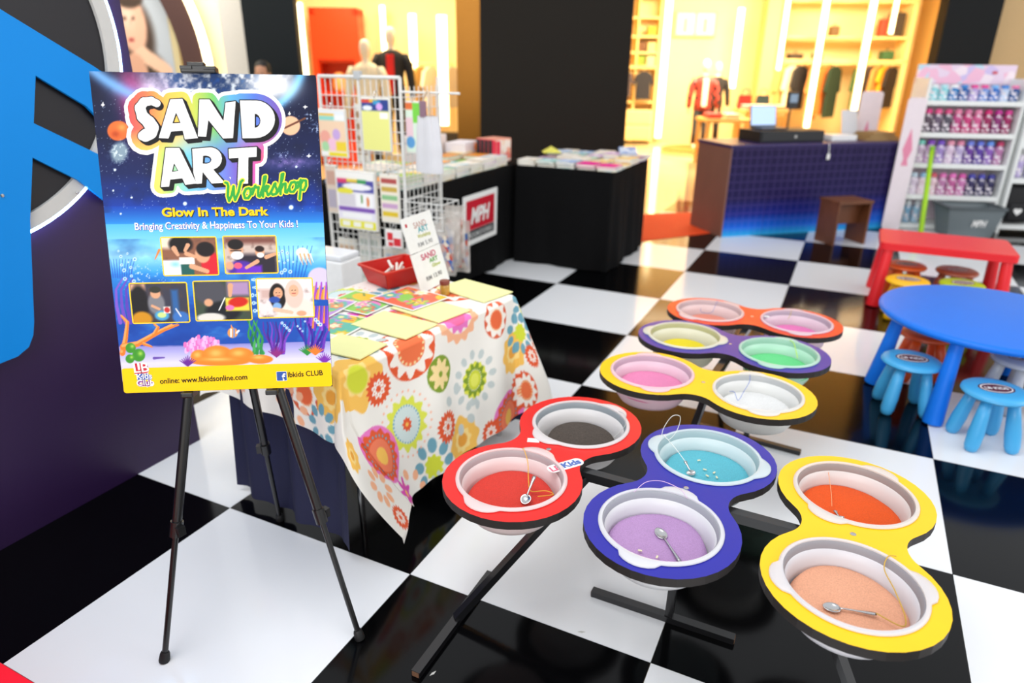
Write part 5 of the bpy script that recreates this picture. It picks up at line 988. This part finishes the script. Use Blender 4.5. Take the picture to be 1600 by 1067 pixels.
# grey tote bag on the side arm
tt = thing('tote_bag', 'light grey cloth tote bag hanging on the right of the wire rack', 'bag', (-.225, 1.99, 1.12), R(-12)); TG = M('tote_grey', '#d4d4d8', .8, 0, .06, 12, .3, 400)
def tote(u, v):
    a = 2*math.pi*u; w_ = (.105-.035*v**1.5)*(1+.02*math.sin(6*math.pi*v)); f_ = 1+.30*math.sin(5*a+1)*(.25+.75*v)*.6
    return (w_*math.cos(a)*f_, .045*math.sin(a)*f_*(1-.3*v), .33*v)
mb = MB(); mb.grid(tote, 48, 16); mb.prism([(.1*math.cos(k/8*math.pi), .042*math.sin(k/8*math.pi)) for k in range(16)], 0, .003); mb.obj('cloth', TG, tt, True)
for sx in (-1, 1): MB().tube(bez([(sx*.03, -.02, .30), (sx*.028, -.012, .40), (sx*.012, .0, .455), (.0, .01, .468)]), .007, 6).obj('strap', M('strap_beige', '#c8b49a', .7), tt)
MB().box((-.01, -.03, .37), (.055, .004, .09)).obj('swing_tag', M('tag_mauve', '#8a6a7a', .6), tt)
# wire basket with clear packs below the tote
wk = thing('wire_basket', 'white wire basket on the black cloth side behind the price sign', 'basket', (-.25, 2.02, .78))
for z in (0, .08, .16): MB().tube([(-.13, -.1, z), (.15, -.1, z), (.15, .1, z), (-.13, .1, z), (-.13, -.1, z)], .004, 6).obj('hoop', WIRE, wk)
for k in range(8): MB().tube([(-.13+k*.04, -.1, .16), (-.13+k*.04, -.1, 0), (-.13+k*.04, .1, 0), (-.13+k*.04, .1, .16)], .003, 5).obj('wire', WIRE, wk)
MB().box((.0, .0, -.39), (.05, .05, .78)).obj('post', WIRE, wk)
CLR = M('clear_wrap', '#e0dad2', .12, 0, .2, 14, alpha=.45)
for k in range(4):
    cpk = thing('clear_pack', ORD[k]+' crinkled clear pack from the left hanging beside the white price sign', 'pack', (-.085+.014*k, 1.92+.035*k, .50+.05*(k % 3)), R(8*k), 'clear packs hanging beside the price sign')
    mb = MB(); mb.grid(lambda u, v: ((u-.5)*.13, .012*math.sin(9*u+5*v+k)+.006*math.sin(23*v), v*.33), 8, 14); mb.grid(lambda u, v: ((.5-u)*.13, .02+.012*math.sin(9*u+5*v+k), v*.33), 8, 14); mb.obj('wrap', CLR, cpk, True); MB().box((0, .008, .14), (.1, .008, .22)).obj('insert', VOR('insert_%d' % (k % 3), [['#c8503a', '#e8dcc8', '#3a6ab0'], ['#d8c8b8', '#8a9ac0', '#e8e0d8'], ['#b0785a', '#e0d4c4', '#d8a8a0']][k % 3], 30), cpk)

# ------------------------------------------------------------------ shops in the background
LEDW = M('led_warm', '#ffe9b4', .5, emit=6)
def led(l, d, z0, z1, w_=.10, nm='warm LED strip'):
    t = thing('led_strip', nm, 'lamp', X=BX(l, d, z0)); MB().bb((-w_/2-.015, 0, 0), (w_/2+.015, .05, z1-z0)).obj('channel', M('led_channel', '#e8d8b0', .5), t); MB().bb((-w_/2, -.012, .01), (w_/2, 0, z1-z0-.01)).obj('diffuser', LEDW, t)
led(-3.72, 12.95, 1.0, 2.7, .13, 'upright glowing LED strip at the left edge of the red cabinet shop'); led(-1.78, 12.95, 1.2, 2.55, .12, 'glowing LED strip between the mannequins and the bronze trim'); led(-1.22, 12.4, .75, 2.5, .15, 'bright glowing LED strip nearest the bronze trim'); led(-2.35, 13.3, 1.3, 2.7, .08, 'thin glowing LED strip behind the red dressed mannequin')
led(5.06, 17, 1.3, 3.0, .12, 'glowing LED strip right of the plaid shirt mannequin'); led(6.9, 16.9, .45, 3.4, .11, 'glowing LED strip at the left of the clothes rail'); led(7.9, 16.8, .28, 3.4, .12, 'glowing LED strip crossing the middle of the clothes rail'); led(3.57, 17.7, .1, 3.4, .14, 'glowing LED strip beside the tall cubby shelf'); led(6.12, 17.12, 1.7, 3.4, .08, 'faint LED strip beside the tan post'); led(8.6, 17.2, 2.5, 3.4, .08, 'faint LED strip near the right end of the shop')
GOLD = M('shop_shelf', '#f0cf8c', .6)
def part(parent, nm, a, b, mat, ch=0): return MB().bb(a, b, ch).obj(nm, mat, parent)
# red cabinet
rc = thing('red_cabinet', 'tall glossy red display cabinet in the left shop', 'cabinet', X=BX(-3.55, 12.9, 0)); RC = M('cabinet_red', '#d83a10', .35)
for nm, a, b in (('side_panel', (0, 0, 0), (.1, .5, 2.6)), ('side_panel', (.74, 0, 0), (.84, .5, 2.6)), ('top', (0, 0, 2.5), (.84, .5, 2.62)), ('back_panel', (0, .45, 0), (.84, .5, 2.6)), ('shelf_board', (.1, .05, 1.75), (.74, .45, 1.80)), ('shelf_board', (.1, .05, 1.2), (.74, .45, 1.25)), ('base', (0, 0, 0), (.84, .5, .4)), ('door', (.1, .0, 1.8), (.74, .04, 2.5))): part(rc, nm, a, b, RC)
tag(MB().lathe([(0, 0), (.12, 0), (.14, .1), (.1, .3), (.05, .34)], n=16).obj('vase', M('vase_tan', '#d89a5a', .5), None, True, X=BX(-3.15, 13.1, 1.25)), 'tan vase standing in the red cabinet', 'vase')
# mannequins
def loft(parent, nm, rs, mat, n=20):
    return MB().rings([[(cx+rx*math.cos(2*math.pi*j/n), cy+ry*math.sin(2*math.pi*j/n), z) for j in range(n)] for cx, cy, z, rx, ry in rs]).obj(nm, mat, parent, True)
SKINM = M('mannequin_white', '#efe2cc', .5)
def mannequin(label, l, d, z0, top, bottom, sc=1.0, skin=None, inner=None):
    t = thing('mannequin', label, 'mannequin', X=BX(l, d, z0) @ Matrix.Scale(sc, 4)); mb = MB(); n = 20
    def add(rs): mb.rings([[(cx+rx*math.cos(2*math.pi*j/n), cy+ry*math.sin(2*math.pi*j/n), z) for j in range(n)] for cx, cy, z, rx, ry in rs])
    add([(0, 0, .86, .15, .10), (0, 0, .95, .165, .11), (0, 0, 1.08, .13, .095), (0, 0, 1.25, .165, .11), (0, 0, 1.40, .19, .10), (0, 0, 1.47, .12, .075), (0, 0, 1.50, .055, .055), (0, -.01, 1.57, .05, .055), (0, -.02, 1.60, .07, .085), (0, -.02, 1.68, .078, .098), (0, -.015, 1.76, .07, .09), (0, -.01, 1.80, .03, .04)])
    for s_ in (-1, 1):
        add([(s_*.11, -.06, .0, .04, .10), (s_*.11, -.02, .06, .04, .06), (s_*.105, 0, .12, .038, .042), (s_*.10, 0, .32, .055, .058), (s_*.095, 0, .50, .052, .055), (s_*.085, 0, .70, .075, .08), (s_*.075, 0, .90, .085, .095)])
        add([(s_*.30, -.05, .72, .025, .03), (s_*.29, -.04, .86, .032, .035), (s_*.27, -.01, 1.10, .038, .04), (s_*.23, 0, 1.30, .046, .048), (s_*.19, 0, 1.43, .05, .05)])
    mb.obj('body', skin or SKINM, t, True)
    if top:
        tb_ = MB(); rings = [(0, 0, .80, .19, .135), (0, 0, .95, .19, .13), (0, 0, 1.10, .17, .12), (0, 0, 1.30, .205, .13), (0, 0, 1.42, .20, .115), (0, 0, 1.49, .09, .075)]
        tb_.rings([[(cx+rx*math.cos(2*math.pi*j/n), cy+ry*math.sin(2*math.pi*j/n), z) for j in range(n)] for cx, cy, z, rx, ry in rings])
        for s_ in (-1, 1): tb_.rings([[(cx+rx*math.cos(2*math.pi*j/n), cy+ry*math.sin(2*math.pi*j/n), z) for j in range(n)] for cx, cy, z, rx, ry in [(s_*.30, -.04, .84, .05, .055), (s_*.28, -.01, 1.08, .06, .06), (s_*.245, 0, 1.30, .07, .07), (s_*.18, 0, 1.44, .065, .065)]])
        o = tb_.obj('shirt', top, t, True)
    if inner: MB().box((0, -.125, 1.15), (.11, .04, .56), ch=.01).obj('t_shirt', inner, t)
    if bottom:
        jb = MB()
        for s_ in (-1, 1): jb.rings([[(cx+rx*math.cos(2*math.pi*j/n), cy+ry*math.sin(2*math.pi*j/n), z) for j in range(n)] for cx, cy, z, rx, ry in [(s_*.108, 0, .10, .065, .068), (s_*.10, 0, .34, .068, .072), (s_*.09, 0, .70, .088, .094), (s_*.07, 0, .92, .10, .11)]])
        jb.obj('trousers', bottom, t, True)
    return t
pm = bpy.data.materials.new('plaid'); pm.use_nodes = True; nt = pm.node_tree; tc = nt.nodes.new('ShaderNodeTexCoord'); ck = nt.nodes.new('ShaderNodeTexChecker'); ck.inputs['Scale'].default_value = 11; ck.inputs[1].default_value = (*lin('#c0443a'), 1); ck.inputs[2].default_value = (*lin('#4a1a20'), 1); nt.links.new(tc.outputs['Object'], ck.inputs[0]); nt.links.new(ck.outputs[0], nt.nodes['Principled BSDF'].inputs['Base Color'])
for l, d, lab, z0, top, bot in ((-2.09, 10.6, 'white mannequin bust in cream top in the left shop', .26, M('cream_knit', '#efe4c8', .8), M('black_trousers', '#17161a', .8)), (-1.77, 10.9, 'taller white mannequin in a red and black top in the left shop', .44, M('black_knit', '#1a1a1e', .8), M('black_trousers', '#17161a', .8))):
    mannequin(lab, l-.06, d, z0, top, bot, inner=M('red_knit', '#d8201c', .8) if z0 > .3 else M('cream_knit', '#efe4c8', .8)); pl = thing('plinth', 'cream plinth under the '+('cream' if z0 < .3 else 'red and black')+' dressed mannequin', 'plinth', X=BX(l-.06, d, 0)); part(pl, 'block', (-.165, -.14, -.011), (.165, .14, z0-.04), CREAM); part(pl, 'cap', (-.165, -.15, z0-.04), (.165, .15, z0), CREAM)
mannequin('mannequin in red plaid shirt and dark jeans in the right shop', 4.02, 15.5, .10, pm, M('dark_jeans', '#2f3c4a', .8), 1.0, inner=M('white_tee', '#f0e6d8', .8)); mannequin('mannequin in black behind the plaid shirt mannequin', 4.62, 16.75, .10, M('black_knit', '#1a1a1e', .8), M('black_trousers', '#17161a', .8), .98)
for l, d, lab, r_ in ((4.0, 15.5, 'round orange rug platform under the plaid shirt mannequin', .75), (4.75, 16.75, 'small round platform under the mannequin in black', .5)):
    t = thing('platform', lab, 'platform', X=BX(l if r_ > .6 else 4.62, d if r_ > .6 else 16.75, 0)); rr = r_ if r_ > .6 else .42; MB().lathe([(rr, -.011), (rr, .07)], n=40).obj('base', CREAM, t); MB().lathe([(rr, .07), (rr, .10)], n=40).obj('top', M('platform_orange', '#e8742a', .6), t)
# cubby shelf and its contents, hanging shirt
cb = thing('cubby_shelf', 'tall cream cubby shelf beside the charcoal pillar in the right shop', 'shelf', X=BX(2.35, 17.5, 0))
for x in (0, .52, 1.02): part(cb, 'upright', (x-.02, 0, -.011), (x+.02, .45, 3.3), GOLD)
for z in (.05, .95, 1.75, 2.05, 2.4, 2.8, 3.25): part(cb, 'shelf_board', (0, 0, z-.02), (1.02, .45, z+.02), GOLD)
part(cb, 'back_panel', (0, .43, 0), (1.02, .45, 3.3), CREAM)
for k, (x, z, c, lab) in enumerate(((.62, 1.77, '#7f9a3a', 'green folded clothes in the cubby shelf'), (.62, 2.07, '#6a4a34', 'brown folded clothes in the cubby shelf'), (.86, 1.77, '#e0c89a', 'cream folded clothes in the cubby shelf'), (.86, 2.07, '#d8bc84', 'beige folded clothes in the cubby shelf'), (.84, 2.42, '#d8a03a', 'mustard folded clothes in the cubby shelf'))):
    t = thing('folded_clothes', lab, 'clothes', X=BX(2.35+x, 17.6, z)); 
    for j in range(3): part(t, 'garment', (-.1, -.1, .002+.07*j), (.1, .1, .068+.07*j), M('fold_'+c, c, .8), .012)
def garment(label, l, d, z, col, h=.75, w_=.42, rz=0, group='garments on the shop rails', coat=False):
    t = thing('hanging_garment', label, 'garment', X=BX(l, d, z) @ Matrix.Rotation(rz, 4, 'Z'), group=group)
    pts = [(-.06, -.03), (-w_*.46, -.11), (-w_*.62, -.5*h), (-w_*.48, -.53*h), (-w_*.40, -.30*h), (-w_*.42, -h), (w_*.42, -h), (w_*.40, -.30*h), (w_*.48, -.53*h), (w_*.62, -.5*h), (w_*.46, -.11), (.06, -.03)]
    o = MB().prism(pts, -.035, .035).obj('cloth', M('garment_'+col, col, .85), t); o.matrix_local = frame((0, 0, 0), (1, 0, 0), (0, 0, 1)); MB().tube(bez([(-.17, 0, -.09), (0, 0, -.03), (.17, 0, -.09)])+[Vector((0, 0, -.03)), Vector((0, 0, .02))], .008, 6).obj('hanger', GOLD, t); return t
garment('dark navy shirt hanging below the cubby shelf', 3.06, 17.42, 1.68, '#22242e', .66, .40); tag(MB().tube([BG(2.4, 17.44, 1.71), BG(3.36, 17.44, 1.71)], .012, 8).obj('clothes_rail', GOLD), 'short clothes rail under the cubby shelf', 'rail'); garment('dark grey shirt hanging next to the navy one', 2.62, 17.42, 1.68, '#4a4046', .6, .34)
for k, (z0, z1) in enumerate(((.08, .42), (.44, .78))): t = thing('cream_drawer_unit', 'cream drawer unit at the bottom of the cubby shelf, '+('lower' if k == 0 else 'upper'), 'drawers', X=BX(2.86, 17.28, 0)); part(t, 'body', (-.45, 0, z0), (.45, .2, z1), CREAM, .01); part(t, 'drawer_front', (-.42, -.012, z0+.03), (.42, 0, z1-.03), GOLD, .004)
# framed picture
fp = thing('framed_picture', 'framed pair of pictures on the right shop wall above the plaid mannequin', 'picture', X=BX(3.78, 17.95, 2.42)); part(fp, 'frame', (0, -.04, 0), (1.0, 0, .56), GOLD); 
for x in (.06, .53): o = part(fp, 'print', (x, -.05, .05), (x+.41, -.04, .51), M('print_cream', '#faf0dc', .6)); part(fp, 'printed_figure', (x+.15, -.054, .1), (x+.24, -.05, .4), M('print_grey', '#b49a90', .6))
# tables with folded clothes
for lab, l, d, h, w_, cols in (('cream display table in front of the plaid mannequin', 3.98, 13.6, .86, .9, ('#d85a5a', '#f2e0c8')), ('taller cream display table behind the laptop', 4.90, 14.3, .98, .9, ('#e8a0a0', '#f0d8c0', '#e0b8a0'))):
    t = thing('display_table', lab, 'table', X=BX(l, d, 0)); part(t, 'tabletop', (-w_/2, -.4, h-.06), (w_/2, .4, h), M('table_wood', '#d8a860', .5), .01)
    for sx in (-1, 1):
        for sy in (-1, 1): part(t, 'leg', (sx*(w_/2-.06)-.03, sy*.34-.03, -.011), (sx*(w_/2-.06)+.03, sy*.34+.03, h-.06), M('table_wood', '#d8a860', .5))
    part(t, 'shelf_board', (-w_/2+.06, -.34, .3), (w_/2-.06, .34, .34), M('table_wood', '#d8a860', .5))
    for k, c in enumerate(cols):
        f_ = thing('folded_clothes', {'#d85a5a': 'red', '#f2e0c8': 'cream', '#e8a0a0': 'pink', '#f0d8c0': 'ivory', '#e0b8a0': 'peach'}[c]+' folded clothes on the '+lab.replace('cream ', ''), 'clothes', X=BX(l-w_/2+.2+k*(.34 if len(cols) < 3 else .27), d-.05, h))
        for j in range(2): part(f_, 'garment', (-.13, -.2, .002+.045*j), (.13, .2, .045+.045*j), M('fold_'+c, c, .85), .012)
for lab, l, c, z in (('red handbag standing on the taller display table', 4.62, '#d0241c', .98), ('dark teal shopping bag standing on the taller display table', 4.98, '#1f3a40', .98)):
    t = thing('handbag', lab, 'bag', X=BX(l, 14.56, z)); MB().rings([[(-.14, -.06, 0), (.14, -.06, 0), (.14, .06, 0), (-.14, .06, 0)], [(-.12, -.03, .26), (.12, -.03, .26), (.12, .03, .26), (-.12, .03, .26)]]).obj('body', M('bag_'+c, c, .5), t); MB().tube(bez([(-.07, 0, .25), (-.06, 0, .36), (.06, 0, .36), (.07, 0, .25)]), .01, 6).obj('handle', M('bag_'+c, c, .5), t)
structure(bgbox('wall_tan_post', 5.72, 6.12, 17.2, 17.6, -.01, 4.1, M('tan_post', '#e0b070', .6)))
# long clothes rail with shelves above
cs = thing('wall_shelving', 'long cream wall shelving above the clothes rail in the right shop', 'shelving', X=BX(6.2, 17.3, 0))
for z in (1.95, 2.45, 3.2): part(cs, 'shelf_board', (0, .0, z-.05), (2.95, .5, z), GOLD)
for x in (0, 2.92): part(cs, 'upright', (x-.04, 0, -.011), (x+.04, .5, 3.8), GOLD)
MB().tube([(0, .02, 1.86), (2.95, .02, 1.86)], .018, 8).obj('rail', GOLD, cs)
part(cs, 'plinth', (0, .0, -.011), (2.95, .5, .22), GOLD)
for k, (l, c, h, lab) in enumerate(((6.32, '#cf9c5c', 1.0, 'sand coloured coat at the left end of the clothes rail'), (6.52, '#efdcb8', .95, 'ivory coat second on the clothes rail'), (6.72, '#1c1c20', .85, 'black jacket left of the first LED strip'), (7.08, '#d89458', 1.05, 'peach coat right of the first LED strip'), (7.27, '#e07a34', .95, 'orange shirt beside the peach coat'), (7.52, '#1d3322', 1.0, 'dark green coat left of the middle LED strip'), (8.12, '#2f5a2c', .95, 'green jacket right of the middle LED strip'), (8.32, '#4a3e3a', .9, 'patterned brown top beside the green jacket'), (8.52, '#c8904c', 1.05, 'tan coat near the right of the clothes rail'), (8.70, '#f0a020', .6, 'mustard yellow shirt near the right of the clothes rail'), (8.86, '#241c1a', .8, 'black shirt at the right end of the clothes rail'))):
    garment(lab, l, 17.3, 1.84, c, h*1.18, .56, R(40))
for l, z, c, d3, lab in ((7.42, 2.45, '#6a5030', (.2, .2, .22), 'brown box on the upper wall shelf'), (8.55, 2.45, '#d0402a', (.2, .2, .38), 'red box on the upper wall shelf'), (8.82, 2.45, '#3c342c', (.32, .25, .52), 'dark backpack on the upper wall shelf'), (6.6, 1.95, '#3a2c20', (.34, .22, .12), 'dark cap on the lower wall shelf'), (7.12, 1.95, '#3f6a34', (.22, .22, .14), 'green cap on the lower wall shelf'), (8.25, 1.95, '#e0a030', (.2, .22, .18), 'yellow cap on the lower wall shelf'), (8.75, 1.95, '#2f5a34', (.28, .24, .2), 'dark green bag on the lower wall shelf')):
    t = thing('shelf_item', lab, lab.split()[1] if 'dark green' not in lab else 'bag', X=BX(l, 17.5, z)); MB().box((0, 0, d3[2]/2), d3, ch=.03).obj('body', M('item_'+c, c, .7), t, 50); MB().tube(bez([(-.05, 0, d3[2]-.01), (0, 0, d3[2]+.05), (.05, 0, d3[2]-.01)]), .008, 6).obj('loop', M('item_'+c, c, .7), t)
# small clothes rail in the left shop
lr = thing('clothes_rack', 'small clothes rack in the left shop beside the bronze trim', 'rack', X=BX(-1.45, 12.9, 0))
for x in (-.35, .35): MB().tube([(x, 0, -.011), (x, 0, 1.75)], .015, 8).obj('post', GOLD, lr)
MB().tube([(-.35, 0, 1.75), (.35, 0, 1.75)], .015, 8).obj('rail', GOLD, lr)
for l, c, lab in ((-1.68, '#c8a05a', 'ochre top on the small rack in the left shop'), (-1.50, '#e8d8c0', 'cream top on the small rack in the left shop'), (-1.12, '#c0b8b8', 'grey top on the small rack nearest the bronze trim')): garment(lab, l, 12.9, 1.73, c, .7, .4, R(60), 'garments on the small rack')
lw = thing('low_cabinet', 'low dark cabinet at the foot of the left shop display', 'cabinet', X=BX(-1.4, 12.2, 0)); part(lw, 'body', (-.6, 0, -.011), (.75, .15, .62), M('cabinet_dark', '#2c2416', .5)); part(lw, 'top', (-.62, -.02, .62), (.77, .16, .66), M('cabinet_top', '#3a2f1c', .5))
# far left: lit photo panel, brown arch with LED, pale column
def woman(x, y):
    p = Paint(x*100, y*100, '#b9c0c8'); p.rect(0, 0, 46, 100, '#e8dcc8', 20); p.ell(62, 92, 36, 40, '#4a3c30', .2); p.ell(50, 40, 30, 34, '#4a3a30', .3); p.ell(54, 30, 18, 25, '#e8b498', .2); p.ell(50, 24, 11, 16, '#f4ccb4', .9); p.line([(44, 66), (62, 56), (90, 70)], 8, '#f0c2a4', 6); p.line([(50, 68), (50, 100)], 13, '#d8a488', 14); p.ell(50, 44, 4, 1.6, '#b04a48', .5); p.ell(46, 26, 2.6, 1.2, '#4a3428', .5); p.ell(57, 26, 2.6, 1.2, '#4a3428', .5); p.line([(52, 28), (51, 36)], .7, '#cf9a80'); p.ell(55, 8, 19, 10, '#4a3a30', .2); return p.c
pp = thing('photo_panel', 'tall lit photo panel of a person with raised hand beyond the purple wall', 'poster', X=BX(-5.40, 9.50, 1.2)); part(pp, 'frame', (-.06, 0, -.06), (1.08, .06, 1.46), M('panel_frame', '#d8c898', .5)); print_grid('print', 1.0, 1.4, 40, 56, woman, VC('panel_print', .4), pp, frame((.0, -.004, 0), (1, 0, 0), (0, 0, 1)))
ar = thing('arch', 'curved dark brown arch edged with a glowing strip beyond the purple wall', 'arch', X=BX(-6.33, 9.38, 1.6)); BRN = M('arch_brown', '#4a2c26', .6)
def ringseg(r0, r1, a0, a1): return circ(0, 0, r1, 24, a0, a1)+circ(0, 0, r0, 24, a0, a1)[::-1]
MB().prism(ringseg(2.14, 2.42, R(-38), R(62)), -.05, .10).obj('brown_band', BRN, ar).matrix_local = frame((0, 0, 0), (1, 0, 0), (0, 0, 1))
MB().prism(ringseg(2.42, 2.455, R(-38), R(62)), -.05, .12).obj('led_strip', LEDW, ar).matrix_local = frame((0, 0, 0), (1, 0, 0), (0, 0, 1))
structure(bgbox('wall_pale_column', -3.62, -3.28, 9.2, 9.6, -.01, 4.2, M('pale_column', '#dcd6cc', .6)))
pe = mannequin('person with dark hair almost hidden behind the poster beside the slate pillar', -2.93, 8.5, -.012, M('dark_shirt', '#20242c', .8), M('dark_jeans', '#2f3c4a', .8), .965, M('skin', '#b98566', .6)); pe.name = 'person'; pe['category'] = 'person'
MB().lathe([(.088, 1.60), (.094, 1.68), (.088, 1.76), (.07, 1.80), (.03, 1.825), (0, 1.83)], (0, .0, 0), n=20, cap=False, sy=1.2).obj('hair', M('dark_hair', '#14100e', .6), pe, True).location = (0, .022, .012)
for sx in (-1, 1): MB().lathe([(0, -.007), (.012, -.004), (.014, 0), (.012, .004), (0, .007)], (sx*.03, -.108, 1.685), n=12, cap=False, sy=.5).obj('eye', M('eye_dark', '#1c1412', .3), pe, True); MB().lathe([(0, -.025), (.012, -.01), (.014, 0), (.010, .02), (0, .03)], (sx*.08, -.01, 1.68), n=12, cap=False, sy=1.6).obj('ear', M('skin', '#b98566', .6), pe, True)
MB().rings([[(-.006, -.115, 1.69), (.006, -.115, 1.69), (.006, -.10, 1.69), (-.006, -.10, 1.69)], [(-.013, -.134, 1.648), (.013, -.134, 1.648), (.013, -.10, 1.64), (-.013, -.10, 1.64)]]).obj('nose', M('skin', '#b98566', .6), pe, True); MB().lathe([(0, -.006), (.022, -.002), (.022, .002), (0, .006)], (0, -.098, 1.622), n=12, cap=False, sy=.5).obj('mouth', M('lips', '#8a4a42', .5), pe, True)
# scraps on the floor
for k, (x, y, rz) in enumerate(((1.56, .02, .4), (1.30, -.42, .2), (1.21, -.34, 1.2))): tag(MB().prism([(-.012, 0), (.0, .004), (.014, .001), (.002, -.004)], .0002, .0012).obj('paper_scrap', M('scrap', '#b8b8b4', .7), None, loc=(x, y, 0), rz=rz), ['grey lint scrap on the white tile left of the lilac bowl', 'white scrap on the black tile beside the foot bar', 'tiny white scrap at the end of the near foot bar'][k], 'scrap')
